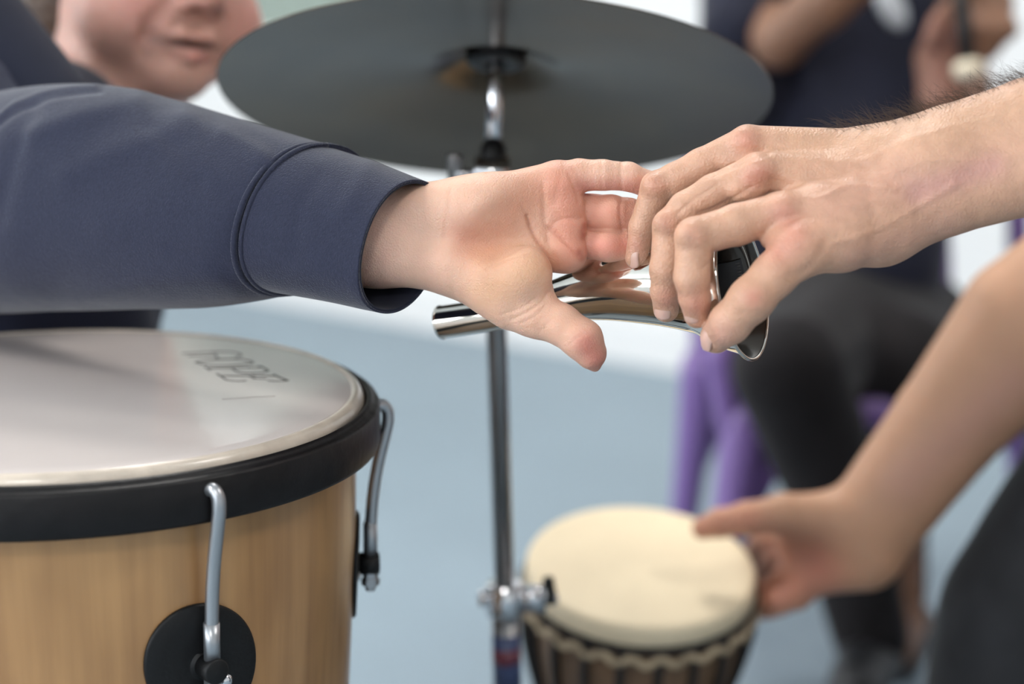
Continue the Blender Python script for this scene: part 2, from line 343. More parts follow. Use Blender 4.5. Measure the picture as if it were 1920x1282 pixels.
def nail(c, n, l, w, ln, r, parent):                # curved nail plate; all in camera metres
    n = norm(n); l = norm(np.asarray(l) - n * (np.asarray(l) @ n)); a = np.cross(n, l); U = 11; V = 13; vs = []; ang = w / r
    for lay in (0, 1):
        for j in range(V):
            v = -1 + 2 * j / (V - 1); ww = (1 - abs(v) ** 5) ** .5 * .98 + .02
            for i in range(U):
                u = (-1 + 2 * i / (U - 1)) * ww; t = u * ang; h = (.0004 * (1 - u * u * .8) if lay == 0 else -.0008)
                vs.append(c + l * v * ln - n * (.0012 * v * v) + a * math.sin(t) * r + n * ((math.cos(t) - 1) * r + h))
    f = []; q = U * V
    for j in range(V - 1):
        for i in range(U - 1):
            k = j * U + i; f.append((k, k + 1, k + U + 1, k + U)); f.append((q + k, q + k + U, q + k + U + 1, q + k + 1))
    ed = [i for i in range(U)] + [j * U + U - 1 for j in range(1, V)] + [(V - 1) * U + i for i in range(U - 2, -1, -1)] + [j * U for j in range(V - 2, 0, -1)]
    for i in range(len(ed)): x, y = ed[i], ed[(i + 1) % len(ed)]; f.append((y, x, q + x, q + y))
    return obj('fingernail', W(np.array(vs)), f, 'nail', parent)
# ================================================================== THE ROOM
E1 = norm([.734, -.679, 0]); E2 = np.array([-E1[1], E1[0], 0.]); UZ = np.array([0, 0, 1.])
RM = np.stack([E1, E2, UZ], 1)
def Q3(a, b, z): return a * E1 + b * E2 + z * UZ
A0, A1, B0, B1, HZ = -6.2, 3.2, -3.5, 3.517, 2.8
def slab(name, c, sx, sy, sz, m, kind='structure', **k):
    return obj(name, *_bx(c, sx, sy, sz), m, smooth=False, kind=kind, **k)
def _bx(c, sx, sy, sz, R=None):
    b = MB().box(c, sx, sy, sz, RM if R is None else R); return b.v[0], b.f
cx, cy = (A0 + A1) / 2, (B0 + B1) / 2
slab('floor', Q3(cx, cy, -.05), A1 - A0 + .4, B1 - B0 + .4, .1, 'floor')
slab('ceiling', Q3(cx, cy, HZ + .05), A1 - A0 + .4, B1 - B0 + .4, .1, 'ceil')
slab('wall_back', Q3(cx, B1 + .06, HZ / 2), A1 - A0 + .24, .12, HZ, 'white_paint')
slab('wall_left', Q3(A0 - .06, cy, HZ / 2), .12, B1 - B0, HZ, 'white_paint')
slab('wall_right', Q3(A1 + .06, cy, HZ / 2), .12, B1 - B0, HZ, 'white_paint')
slab('wall_front', Q3(cx, B0 - .06, HZ / 2), A1 - A0 + .24, .12, HZ, 'white_paint')
slab('baseboard_back', Q3(cx, B1 - .008, .05), A1 - A0, .016, .10, 'white_paint')
slab('baseboard_left', Q3(A0 + .008, cy, .05), .016, B1 - B0 - .04, .10, 'white_paint')
bp_ = empty('pinboard', Q3(-4.75, B1 - .02, .86), 'low pale green pinboard on the far wall, seen above the face and beside the cymbal', 'board')
obj('felt_panel', *_bx(Q3(-4.3, B1 - .02, 1.30), 2.3, .03, 1.12), 'green_board', bp_, smooth=False)
fr = MB()
for (a, z, w_, h_) in ((-4.3, 1.88, 2.38, .04), (-4.3, .72, 2.38, .04), (-5.47, 1.3, .04, 1.2), (-3.13, 1.3, .04, 1.2)): fr.box(Q3(a, B1 - .022, z), w_, .04, h_, RM)
fr.build('board_frame', 'ceil', bp_, smooth=False)
def light(name, c, R, sx, sy, e, col):
    l = bpy.data.lights.new(name, 'AREA'); l.shape = 'RECTANGLE'; l.size = sx; l.size_y = sy; l.energy = e; l.color = col
    o = bpy.data.objects.new(name, l); COL.objects.link(o); R = np.asarray(R)
    o.matrix_world = Matrix.Translation(c) @ Matrix([list(r) for r in R]).to_4x4(); return o
def window(n, c, out, w, h, e):                     # framed window with bright overcast daylight behind its panes
    x = np.cross(UZ, out); R = np.stack([x, out, UZ], 1)
    g = MB()
    for s in (-1, 1): g.box(c + x * s * (w / 2) - out * .02, .07, .09, h + .07, R); g.box(c + UZ * s * h / 2 - out * .02, w + .07, .09, .07, R)
    g.box(c - out * .02, .05, .07, h, R); g.box(c - out * .02 + UZ * h * .12, w, .07, .05, R)
    f = g.build('window_%d' % n, 'ceil', None, smooth=False, kind='structure')
    p = obj('window_pane', *_bx(c - out * .004, w, .006, h, R), 'daylight', f, smooth=False)
    light('daylight_%d' % n, c - out * .09, np.stack([x, np.cross(-out * -1, x) * 1, out], 1) if False else np.stack([x, np.cross(out, x), out], 1), w, h, e, (.96, .98, 1))
window(1, Q3(-3.1, B0 + .0, 1.65), -E2, 2.2, 1.5, 46)
window(2, Q3(-.2, B0 + .0, 1.65), -E2, 2.2, 1.5, 9)
window(3, Q3(A0 + .0, -1.2, 1.6), -E1, 2.2, 1.5, 28)
for i, (a, b) in enumerate(((-4.6, 1.9), (-1.9, 1.9), (.8, 1.9), (-4.6, -1.2), (-1.9, -1.2), (.8, -1.2))):
    c = Q3(a, b, HZ); t = empty('ceiling_light', c, 'flat square ceiling light panel above the room', 'light', 'ceiling light panels')
    obj('diffuser', *_bx(c - UZ * .012, .58, .58, .012), 'panel', t, smooth=False)
    g = MB()
    for s in (-1, 1): g.box(c + E1 * s * .3 - UZ * .012, .03, .63, .024, RM); g.box(c + E2 * s * .3 - UZ * .012, .57, .03, .024, RM)
    g.build('light_frame', 'ceil', t, smooth=False)
    light('panel_light', c - UZ * .03, RM, .56, .56, 27, (1, .965, .92))
# ================================================================== THE WOODEN DRUM
DC = np.array([-.3026, 1.28, .7037]); DR = .2037; DX = norm([1, 0, -.0261]); DY = norm([0, 1, .0059]); DZ = np.cross(DX, DY); DF = np.stack([DX, DY, DZ], 1)
drum = empty('drum', DC - DZ * (DC[2] - .005), 'large natural wood drum with black hoop, cloudy white head and steel hook rods', 'drum')
H = DC[2] - .012
MB().lathe([(DR - .009, -.004), (DR - .004, -.010), (DR - .005, -.028), (DR - .006, -.10), (DR - .016, -.30), (DR - .030, -.52), (DR - .040, -H), (DR - .048, -H), (DR - .038, -.5), (DR - .016, -.1), (DR - .014, -.01)], DC, DF, 160, closed=True).build('shell', 'wood', drum)
MB().lathe([(.0, .0)] + [(DR * k, .0) for k in (.2, .4, .6, .8, .9, .955)] + [(DR * .962, -.0003), (DR * .962, -.0015), (0, -.0015)], DC + DZ * .0005, DF, 160).build('drum_head', 'head', drum)
MB().lathe([(DR * .958, .0002), (DR * .972, .0012), (DR * .982, .0010), (DR * .992, -.0010), (DR + .0003, -.005), (DR + .0005, -.016), (DR - .002, -.016), (DR * .97, -.004)], DC, DF, 200, closed=True).build('head_edge', 'collar', drum)
MB().lathe([(DR + .0012, -.034), (DR + .0012, -.010), (DR + .0020, -.0045), (DR + .0045, -.0032), (DR + .0062, -.0052), (DR + .0078, -.0070), (DR + .0095, -.0068), (DR + .0108, -.0090), (DR + .0110, -.032), (DR + .0098, -.0345), (DR + .004, -.0350)], DC, DF, 200, closed=True).build('hoop', 'hoop', drum)
# printed lettering on the head: ray from the lens to the head plane gives the place of each stroke on the skin
def onhead(px, py):
    d = px_ray(px, py); t = ((DC - CO) @ DZ) / (d @ DZ); return CO + d * t
def px_ray(px, py): return Wd(P(px, py, 1.0))
def stroke(b, pts, w):
    p = np.array([onhead(*q) for q in spline(pts, max(2, 8 * (len(pts) - 1)) if len(pts) > 2 else 2)]); t = np.gradient(p, axis=0); vs = []
    for i in range(len(p)):
        a = norm(np.cross(DZ, t[i])) * w / 2; vs += [p[i] - a + DZ * .0004, p[i] + a + DZ * .0004, p[i] + a + DZ * .0008, p[i] - a + DZ * .0008]
    f = []
    for i in range(len(p) - 1):
        for j in range(4): k = (j + 1) % 4; f.append((4 * i + j, 4 * i + k, 4 * i + 4 + k, 4 * i + 4 + j))
    f += [(3, 2, 1, 0), tuple(4 * (len(p) - 1) + j for j in range(4))]
    b.add(vs, f)
L = MB()
for pts, w in ([[(341, 664), (400, 661), (430, 661), (449, 664), (452, 668)], .0013], [[(352, 669), (395, 668), (404, 664)], .0010], [[(404, 664), (408, 673), (420, 675), (440, 673), (451, 668)], .0012],
               [[(366, 680), (400, 676), (440, 674), (465, 677), (475, 681), (462, 684), (420, 687), (385, 685), (366, 680)], .0012],
               [[(390, 692), (430, 691), (490, 690)], .0013], [[(384, 689), (394, 695)], .0012], [[(484, 688), (492, 689)], .0014], [[(490, 689), (503, 696), (490, 700), (465, 701), (445, 698), (436, 692)], .0013],
               [[(415, 706), (460, 706), (516, 706)], .0014], [[(407, 702), (425, 714)], .0012], [[(425, 714), (445, 716), (462, 715)], .0008], [[(514, 703), (518, 706), (540, 715)], .0016], [[(540, 715), (520, 716), (502, 715)], .0009], [[(466, 706), (474, 709), (480, 711)], .0009], [[(474, 711), (500, 712)], .0007]):
    stroke(L, pts, w)
L.build('printed_lettering', 'ink', drum, smooth=False)
S_ = MB(); stroke(S_, [(417, 750), (450, 748), (486, 745)], .0005); stroke(S_, [(486, 746), (516, 744)], .0003); S_.build('scratch', 'scratch', drum, smooth=False)
def surf(ang, z, off): a = math.radians(ang); return DC + (DX * math.cos(a) + DY * math.sin(a)) * (DR + off) + DZ * z
def rs(z): return DR + float(np.interp(z, [-.52, -.30, -.10, -.028], [-.030, -.016, -.006, -.005]))
def tension(ang, lean):
    a = math.radians(ang); o = DX * math.cos(a) + DY * math.sin(a); tn = np.cross(DZ, o)
    g = lambda r, z, s=0: DC + o * (DR + r) + DZ * z + tn * s
    pl = MB(); nn = 64; zc = -.127; vs = []                       # curved black plate hugging the shell
    for lay in (.0002, .0028):
        for q in (0.01, .35, .7, .96, 1.0):
            for k in range(nn):
                th = 2 * math.pi * k / nn; s = q * (.0385 * math.cos(th) - .006 * math.sin(th)); z = zc + q * (.039 * math.sin(th)); an = s / DR
                vs.append(DC + (o * math.cos(an) + tn * math.sin(an)) * (rs(z) + (lay if q < .99 else lay * .6)) + DZ * z)
    f = []
    for L_ in range(2):
        for q in range(4):
            for k in range(nn): k2 = (k + 1) % nn; c0 = L_ * 5 * nn + q * nn; f.append((c0 + k, c0 + nn + k, c0 + nn + k2, c0 + k2) if L_ == 0 else (c0 + k, c0 + k2, c0 + nn + k2, c0 + nn + k))
    for k in range(nn): k2 = (k + 1) % nn; f.append((4 * nn + k, 9 * nn + k, 9 * nn + k2, 4 * nn + k2))
    f.append(tuple(5 * nn + k for k in range(nn)))
    P_ = pl.add(vs, f[::1]).build('side_plate', 'black', drum)
    zl = -.127; sr = rs(zl) - DR
    lug = MB().tube([g(sr, zl), g(sr + .0031, zl), g(sr + .0032, zl), g(-.0030, zl), g(-.0029, zl), g(.0098, zl), g(.0106, zl)], [.0098, .0098, .0066, .0066, .0079, .0079, .0070], 36).build('lug_post', 'black', drum, smooth=True)
    MB().tube([g(.0045, zl - .006), g(.0045, zl - .0105), g(.0045, zl - .0106), g(.0045, zl - .0155), g(.0045, zl - .0156), g(.0045, zl - .0195)], [.0052, .0052, .0064, .0064, .0038, .0036], 6).build('hex_nut', 'rod', lug, smooth=False)
    MB().tube([g(sr + .001, zl - .013, .0135), g(sr + .0045, zl - .013, .0135), g(sr + .0062, zl - .013, .0135)], [.0048, .0044, .0022], 20).build('screw', 'chrome', P_)
    rod = spline([g(.0075, -.0160, lean), g(.0105, -.0145, lean * .8), g(.0140, -.0150, lean * .4), g(.0166, -.0190, 0), g(.0170, -.026, 0), g(.0150, -.036, 0), g(.0100, -.057, 0), g(.0068, -.077, 0), g(.0052, -.095, 0), g(.0045, -.110, 0), g(.0045, -.126, 0)], 70)
    hk = MB().tube(rod, .0042, 20).build('hook_rod', 'rod', drum)
    MB().tube([g(.0047, -.0975), g(.0046, -.098), g(.0045, -.1225)], [.0040, .0049, .0049], 20).build('threaded_end', 'rod', hk)
for h_ in (-53, 9, 64, 120, 178, -112): tension(h_, -.002)
# ================================================================== CYMBAL AND STAND
an = .2097; CN = Wd(norm([.0305, math.cos(an), math.sin(an)])); CN = norm(CN); CC = W(P(928, 181.3, 1.585)[None])[0]
CRa = .2197; CFm = frame(CN)
cym = empty('cymbal', CC, 'large dark bronze cymbal tilted on its stand behind the hands', 'cymbal')
prof = [(.0065, .0400), (.014, .0395), (.022, .0375), (.034, .0325), (.046, .0262), (.054, .0228), (.065, .0205), (.10, .0155), (.14, .0098), (.18, .0050), (CRa - .006, .0004), (CRa, -.0005)]
prof = [tuple(x) for x in spline(prof, 60)]
MB().lathe(prof + [(r, z + .0011) for r, z in prof[::-1]], CC, CFm, 180, closed=True).build('bronze_disc', 'cymbal', cym, origin=CC)
cym.children[0].rotation_euler = (0, 0, 0)
# radial tangent needs the object's own Z along the cymbal axis
def reorient(o, R):
    Rm = Matrix([list(r) for r in np.asarray(R)]).to_4x4(); o.data.transform(Rm.inverted()); o.rotation_mode = 'QUATERNION'; o.rotation_quaternion = Rm.to_quaternion()
reorient(cym.children[0], CFm)
cup = CC + CN * .0390
MB().lathe([(.0045, -.012), (.022, -.012), (.0245, -.009), (.0245, -.002), (.0045, -.002)], cup, CFm, 40, closed=True).build('felt_washer', 'black', cym)
MB().lathe([(.0045, .002), (.015, .002), (.016, .005), (.015, .012), (.0045, .012)], cup, CFm, 40, closed=True).build('felt_washer', 'black', cym)
top = MB(); top.tube([cup + CN * .012, cup + CN * .022], .009, 16); top.box(cup + CN * .019, .034, .004, .010, CFm); top.build('wing_nut', 'chrome', cym, smooth=False)
tb = W(P(909, 318, 1.592)[None])[0]                                # tilter at the top of the tube
tf = W(P(947, 1095, 1.70)[None])[0]; pole_xy = W(P(935, 700, 1.62)[None])[0]
st = empty('cymbal_stand', (pole_xy[0], pole_xy[1], 0), 'upright metal stand with chrome clamps holding the tilted cymbal', 'stand')
rodlow = cup - CN * .086
MB().tube([cup - CN * .0, cup - CN * .014, rodlow], [.0042, .0062, .0062], 24).build('tilter_rod', 'chrome', st)
MB().tube([rodlow + CN * .010, rodlow + CN * .002, rodlow - CN * .012], [.0075, .0105, .0115], 24).build('rubber_sleeve', 'black', st)
px0, py0 = rodlow[0] - CN[0] * .02, rodlow[1] - CN[1] * .02
tilt = MB(); jt = rodlow - CN * .018
tilt.tube([jt - CR * .014, jt - CR * .013, jt + CR * .013, jt + CR * .014], [.012, .0145, .0145, .012], 24)
tilt.tube([jt - UZ * .008, jt - UZ * .05], .0125, 24); tilt.build('tilter', 'chrome', st)
k = jt - CR * .014
MB().tube([k, k - CR * .016], .005, 16).build('tilter_screw', 'chrome', st)
MB().tube([k - CR * .016 - CU * .012, k - CR * .016 + CU * .012, k - CR * .016 + CU * .016], [.005, .0055, .007], 16).build('wing_screw', 'steel', st)
zt = jt[2] - .045; zj = .457
pt = lambda z: np.array([jt[0] + (zt - z) * .012, jt[1], z])
MB().tube([pt(zt + .02), pt(zt), pt(zj)], .0082, 28).build('upper_tube', 'steel', st)
MB().tube([pt(zj - .006), pt(zj - .005), pt(.03)], [.0095, .0115, .0115], 28).build('lower_tube', 'steel', st)
cl = MB(); c = pt(zj); cl.tube([c + UZ * .014, c + UZ * .013, c - UZ * .013, c - UZ * .014], [.0135, .0155, .0155, .0135], 28)
cl.box(c + CR * .022, .024, .012, .020); cl.tube([c + CR * .03, c + CR * .044], .0045, 14); cl.tube([c - CR * .013, c - CR * .021, c - CR * .022], [.007, .007, .004], 14); cl.build('tube_clamp', 'chrome', st, smooth=True)
MB().tube([c + CR * .036 + UZ * .018, c + CR * .037, c + CR * .036 - UZ * .004], [.0045, .0065, .0055], 14).build('clamp_lever', 'black', st)
MB().tube([pt(zj - .030), pt(zj - .075)], .0119, 28).build('sticker', 'sticker', st); MB().tube([pt(zj - .042), pt(zj - .055)], .01205, 28).build('sticker', 'red', st)
for a in (80, 200, 320):
    o = np.array([math.cos(math.radians(a)), math.sin(math.radians(a)), 0]); b = pt(.0)
    lg = MB().tube([b + UZ * .24 + o * .014, b + UZ * .12 + o * .15, b + UZ * .012 + o * .27], .0065, 14).build('leg', 'steel', st)
    MB().tube([b + UZ * .018 + o * .262, b + UZ * .004 + o * .278], .011, 14).build('rubber_foot', 'black', lg)
    MB().tube([b + UZ * .06 + o * .014, b + UZ * .125 + o * .145], .004, 10).build('brace', 'steel', st)
# ================================================================== DJEMBE
al = math.radians(25.7); JN = norm(Wd(norm([.044, math.cos(al), -math.sin(al)]))); JC = W(P(1202, 1056, 1.85)[None])[0]; JR = .1068; JF = frame(JN)
Lj = JC[2] / JN[2] - .022
dj = empty('djembe', (JC - JN * Lj) * np.array([1, 1, 0]), 'small goblet hand drum with pale skin top and black ropes, steadied by a hand', 'drum')
MB().lathe([(0, .0)] + [(JR * q, .0) for q in (.3, .6, .85, .95)] + [(JR * .985, -.0012), (JR, -.0045), (JR * 1.012, -.020), (JR * 1.0, -.021), (JR * .97, -.012), (0, -.004)], JC, JF, 120).build('skin_head', 'skin_drum', dj)
MB().lathe([(JR * 1.005 + .0045 * math.cos(t), -.0235 + .0045 * math.sin(t)) for t in np.linspace(0, 2 * np.pi, 12, endpoint=False)], JC, JF, 120, closed=True).build('rope_ring', 'black_rope', dj)
wav = MB(); nn = 26; pts = []
for i in range(nn * 8 + 1):
    t = 2 * math.pi * i / (nn * 8); r = JR * 1.0 + .004; pts.append(JC + JF @ np.array([r * math.cos(t), r * math.sin(t), -.034 + .0035 * math.cos(t * nn)]))
wav.tube(pts, .0038, 8); wav.build('looped_rope', 'rope', dj)
bowl = spline([(JR * .97, -.012), (JR * .985, -.05), (JR * .93, -.09), (JR * .80, -.14), (JR * .60, -.185), (JR * .47, -.215), (JR * .46, -.25), (JR * .55, -.32), (JR * .68, -Lj + .004), (JR * .70, -Lj)], 60)
MB().lathe([tuple(x) for x in bowl] + [(r - .01, z) for r, z in bowl[::-1]], JC, JF, 100, closed=True).build('goblet_body', 'djwood', dj)
rp = 0
for i in range(20):
    t = 2 * math.pi * (i + .35) / 20; pl_ = []
    for z in np.linspace(-.030, -.195, 14):
        r = np.interp(-z, -bowl[:, 1], bowl[:, 0]) + .0035; pl_.append(JC + JF @ np.array([r * math.cos(t), r * math.sin(t), z]))
    MB().tube(pl_, .0042, 8).build('tension_rope', 'black_rope', dj)
MB().lathe([(JR * .60 + .006 + .005 * math.cos(t), -.193 + .005 * math.sin(t)) for t in np.linspace(0, 2 * np.pi, 10, endpoint=False)], JC, JF, 60, closed=True).build('rope_ring', 'black_rope', dj)
# ================================================================== THE METAL HORN
hp = np.array([(828, 604, 1.312, 31), (870, 598, 1.304, 31), (924, 590, 1.294, 31), (985, 577, 1.282, 33.5), (1041, 564, 1.272, 39), (1101, 551, 1.260, 49.5), (1172, 539, 1.247, 65), (1250, 536, 1.232, 77), (1312, 541, 1.2195, 85), (1345, 543.5, 1.2130, 100), (1368, 543, 1.2085, 117), (1391, 539.5, 1.2050, 137)], float)
hc = spline(hp, 90); hw = W(np.array([P(a, b, d) for a, b, d, r in hc])); hr = hc[:, 3] * hc[:, 2] / F
horn = empty('metal_horn', hw[45], 'shiny flared chrome horn held between both hands', 'horn')
tn = np.gradient(hw, axis=0)
def ringtube(cs, rs, ts, n=96):
    v = []; a = None
    for c_, r_, t_ in zip(cs, rs, ts):
        d = norm(t_); a = norm(CU - d * (CU @ d)) if a is None else norm(a - d * (a @ d)); b = np.cross(d, a); th = np.linspace(0, 2 * np.pi, n, endpoint=False)
        v.append(c_ + r_ * (np.cos(th)[:, None] * a + np.sin(th)[:, None] * b))
    f = [(i * n + j, i * n + (j + 1) % n, (i + 1) * n + (j + 1) % n, (i + 1) * n + j) for i in range(len(cs) - 1) for j in range(n)]
    return np.concatenate(v), f
v, f = ringtube(hw, hr, tn); obj('flared_tube', v, f, 'nickel', horn)
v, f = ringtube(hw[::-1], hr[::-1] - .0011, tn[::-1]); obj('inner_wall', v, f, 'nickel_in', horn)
for e_, rr in ((-1, .0011), (0, .0008)):
    d = norm(tn[e_]); a = norm(CU - d * (CU @ d)); b = np.cross(d, a); th = np.linspace(0, 2 * np.pi, 121)
    MB().tube([hw[e_] + (hr[e_] - rr * .4) * (math.cos(t) * a + math.sin(t) * b) for t in th], rr, 10).build('rolled_rim', 'nickel', horn)
d = norm(tn[6]); 
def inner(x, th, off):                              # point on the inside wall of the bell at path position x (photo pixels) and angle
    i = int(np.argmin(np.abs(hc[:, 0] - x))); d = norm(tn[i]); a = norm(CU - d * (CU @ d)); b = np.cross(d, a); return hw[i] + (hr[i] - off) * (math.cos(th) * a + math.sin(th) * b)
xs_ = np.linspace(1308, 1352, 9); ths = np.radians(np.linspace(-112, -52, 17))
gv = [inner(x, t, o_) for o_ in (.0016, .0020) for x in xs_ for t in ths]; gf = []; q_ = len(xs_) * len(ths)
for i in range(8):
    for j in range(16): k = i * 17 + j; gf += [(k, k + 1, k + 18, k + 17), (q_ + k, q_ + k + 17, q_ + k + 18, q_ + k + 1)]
lb = obj('inner_strip', np.array(gv), gf, 'label', horn)  # thin dark grey strip following the bell's inside wall, ticks added below
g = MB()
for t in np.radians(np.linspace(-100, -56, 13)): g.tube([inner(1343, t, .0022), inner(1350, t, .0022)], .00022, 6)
g.build('tick_marks', 'tick', lb)
# ================================================================== CHILD
u12 = .000327
def R_(r, d=1.22): return r * d / F
child_hand = []
O = child_hand
wr = .020
O += [(cone(P(480, 405, 1.29), P(700, 402, 1.243), R_(64), R_(59)), .001, 1), (cone(P(480, 462, 1.29), P(700, 471, 1.240), R_(64), R_(59)), .02, 1)]
O += [(cone(P(700, 402, 1.243), P(842, 396, 1.228), R_(59), R_(57)), .012, 1), (cone(P(700, 471, 1.240), P(850, 493, 1.226), R_(59), R_(58)), .016, 1)]
for a, b in (((850, 398, 1.228, 52), (1046, 342, 1.232, 41)), ((850, 420, 1.232, 44), (1052, 386, 1.232, 35)), ((850, 450, 1.232, 44), (1058, 428, 1.232, 35)), ((850, 480, 1.230, 44), (1056, 474, 1.232, 34))):
    O.append((cone(P(*a[:3]), P(*b[:3]), R_(a[3]), R_(b[3])), .009, 1))
O.append((ell(P(905, 392, 1.224), (R_(74), R_(62), R_(58))), .012, 1))                      # heel below the little finger
th_ax = lambda deg: np.array([[math.cos(math.radians(deg)), -math.sin(math.radians(deg)), 0], [math.sin(math.radians(deg)), math.cos(math.radians(deg)), 0], [0, 0, 1.]])
O.append((ell(P(948, 527, 1.219), (R_(92), R_(66), R_(62)), th_ax(-22)), .008, 1))           # ball of the thumb
O.append((ell(P(980, 514, 1.207), (R_(56), R_(56), R_(48))), .005, 1))
O.append((chain([P(*q) for q in ((862, 505, 1.230), (960, 575, 1.220), (1008, 592, 1.214))], [R_(46), R_(41), R_(39)]), .012, 1))
O.append((chain([P(*q) for q in ((1000, 590, 1.214), (1050, 607, 1.209), (1092, 637, 1.205), (1108, 663, 1.205))], [R_(39), R_(37), R_(37), R_(29)], .004), .006, 1))
O.append((chain([P(1108, 663, 1.207), P(1116, 688, 1.208)], [R_(24), R_(8)]), .004, 1))
# pads under the fingers
for (x, y, d, r) in ((1050, 350, 1.226, 36), (1062, 390, 1.227, 32), (1070, 430, 1.227, 28), (1064, 478, 1.227, 36)): O.append((ell(P(x, y, d), (R_(r), R_(r * .9), R_(r * .9))), .007, 1))
fing = [[((1046, 342, 1.230, 40), (1085, 329, 1.229, 31), (1130, 328, 1.227, 28.5), (1178, 331, 1.228, 27), (1216, 346, 1.232, 25), (1228, 358, 1.236, 22)), .0035],
        [((1062, 388, 1.236, 31), (1112, 398, 1.238, 34), (1145, 400, 1.236, 35), (1178, 404, 1.240, 33), (1215, 420, 1.248, 27)), .0015],
        [((1066, 430, 1.236, 28), (1104, 458, 1.236, 27), (1140, 461, 1.231, 30), (1170, 461, 1.235, 29), (1200, 458, 1.246, 26)), .0015],
        [((1056, 474, 1.236, 33), (1092, 484, 1.262, 30), (1128, 474, 1.286, 28), (1170, 474, 1.290, 26), (1200, 490, 1.288, 23)), .002]]
for pts, k in fing: O.append((chain([P(*q[:3]) for q in pts], [R_(q[3]) for q in pts], .002), k, 1))
O.append((ell(P(952, 420, 1.2025), (R_(66), R_(36), R_(27)), th_ax(42)), .012, -1))             # hollow of the palm
cV, cF = skin(O, .0009)
cV = creases(cV, cF, [([(988, 405), (1000, 440), (1022, 474), (1037, 508), (1040, 545)], 1.1, 3.6), ([(978, 385), (986, 398), (994, 422)], .3, 3), ([(912, 505), (947, 487), (977, 480), (1012, 484), (1031, 503)], .5, 3),
    ([(1018, 349), (1022, 415), (1031, 462), (1039, 500)], .9, 6), ([(1026, 424), (1045, 440), (1066, 460), (1084, 480)], .7, 3), ([(1066, 325), (1078, 352), (1086, 378)], .7, 4),
    ([(1097, 424), (1092, 434), (1096, 446)], .7, 3), ([(1030, 430), (1050, 412), (1090, 410)], .7, 4), ([(958, 600), (992, 583), (1016, 565), (1028, 548)], .55, 2.4), ([(975, 606), (1004, 592), (1022, 574)], .45, 2.2), ([(940, 590), (975, 578), (1003, 560)], .35, 2.4), ([(1012, 624), (1030, 605), (1046, 590)], .3, 3),
    ([(1068, 647), (1080, 634), (1094, 626)], .5, 3), ([(1062, 640), (1072, 628)], .3, 2.2), ([(847, 348), (836, 420), (834, 480), (852, 548)], .35, 5), ([(1128, 303), (1127, 330), (1130, 358)], .4, 4), ([(1166, 305), (1164, 330), (1166, 356)], .5, 4),
    ([(1166, 372), (1163, 400), (1168, 432)], .8, 3.5), ([(1060, 300), (1050, 340), (1040, 380)], .4, 7), ([(1098, 430), (1130, 432), (1172, 436)], .6, 2.5)])
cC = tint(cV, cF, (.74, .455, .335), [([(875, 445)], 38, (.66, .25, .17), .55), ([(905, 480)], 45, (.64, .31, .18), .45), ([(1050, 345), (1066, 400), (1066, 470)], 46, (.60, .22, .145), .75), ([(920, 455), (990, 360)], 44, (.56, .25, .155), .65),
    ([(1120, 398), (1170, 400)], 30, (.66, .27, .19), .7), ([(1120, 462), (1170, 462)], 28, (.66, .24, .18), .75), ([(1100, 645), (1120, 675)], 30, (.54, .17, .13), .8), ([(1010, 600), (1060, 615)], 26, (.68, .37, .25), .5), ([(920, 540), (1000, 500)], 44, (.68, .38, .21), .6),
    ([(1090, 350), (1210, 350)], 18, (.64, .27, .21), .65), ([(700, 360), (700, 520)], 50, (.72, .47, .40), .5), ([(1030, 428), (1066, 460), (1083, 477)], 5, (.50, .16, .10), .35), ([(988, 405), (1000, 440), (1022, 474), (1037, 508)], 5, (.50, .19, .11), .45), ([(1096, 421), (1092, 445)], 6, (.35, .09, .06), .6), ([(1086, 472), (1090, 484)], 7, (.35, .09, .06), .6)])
# --- child's head and body
HCc = P(281, -86, 1.735); HR = euler(math.radians(38), math.radians(4), math.radians(-4)); HS = 1.12
ho, HT = head_ops(HCc, HR, HS, 1.0)
sh = P(-40, 330, 1.50)
body = [(cone(P(120, 260, 1.68), P(-10, 300, 1.68), .04, .04), .03, 1), (cone(P(-20, 360, 1.67), P(-20, 900, 1.68), .085, .085), .03, 1), (cone(P(-20, 900, 1.68), P(-20, 1100, 1.67), .085, .085), .03, 1), (cone(P(-60, 290, 1.64), sh, .035, .035), .03, 1),
        (chain([sh, P(230, 390, 1.36), P(470, 425, 1.293)], [.035, .034, R_(60)]), .02, 1), (chain([P(140, 280, 1.70), P(220, 500, 1.78), P(190, 700, 1.76)], [.040, .034, .026]), .02, 1)]
def gz(px, dd, z): X = (px - 960) / F * dd; y = dd * 1.0; return Wi(np.array([[X, y, z]]))[0]
for q in (-1, 1):
    hx = -.40 + .06 * q; body += [(chain([Wi(np.array([[hx, 1.62, .47]]))[0], Wi(np.array([[hx, 1.60, .26]]))[0], Wi(np.array([[hx, 1.62, .07]]))[0]], [.07, .05, .035]), .02, 1), (cone(Wi(np.array([[hx, 1.62, .04]]))[0], Wi(np.array([[hx, 1.52, .03]]))[0], .03, .028), .02, 1)]
ho += [(cone(HT(0, -.10, -.03), P(110, 300, 1.66), .047, .055), .03, 1)]
hV, hF = skin(ho, .0028); bV, bF = skin(body, .007)
def local(V, c, R, s): return (V - c) @ R / s
lq = local(hV, HCc, HR, HS)
hC = np.tile(np.array([.60, .34, .27]), (len(hV), 1))
def gb(lq, x, y, z, r, col, am, C):
    w = (am * np.exp(-(((lq - np.array([x, y, z])) / np.array(r)) ** 2).sum(1)))[:, None]; return C * (1 - w) + np.array(col) * w
for q in (-1, 1): hC = gb(lq, q * .045, -.045, .065, (.028, .026, .05), (.60, .26, .22), .7, hC)
hC = gb(lq, 0, -.030, .105, (.018, .018, .02), (.66, .30, .24), .6, hC)
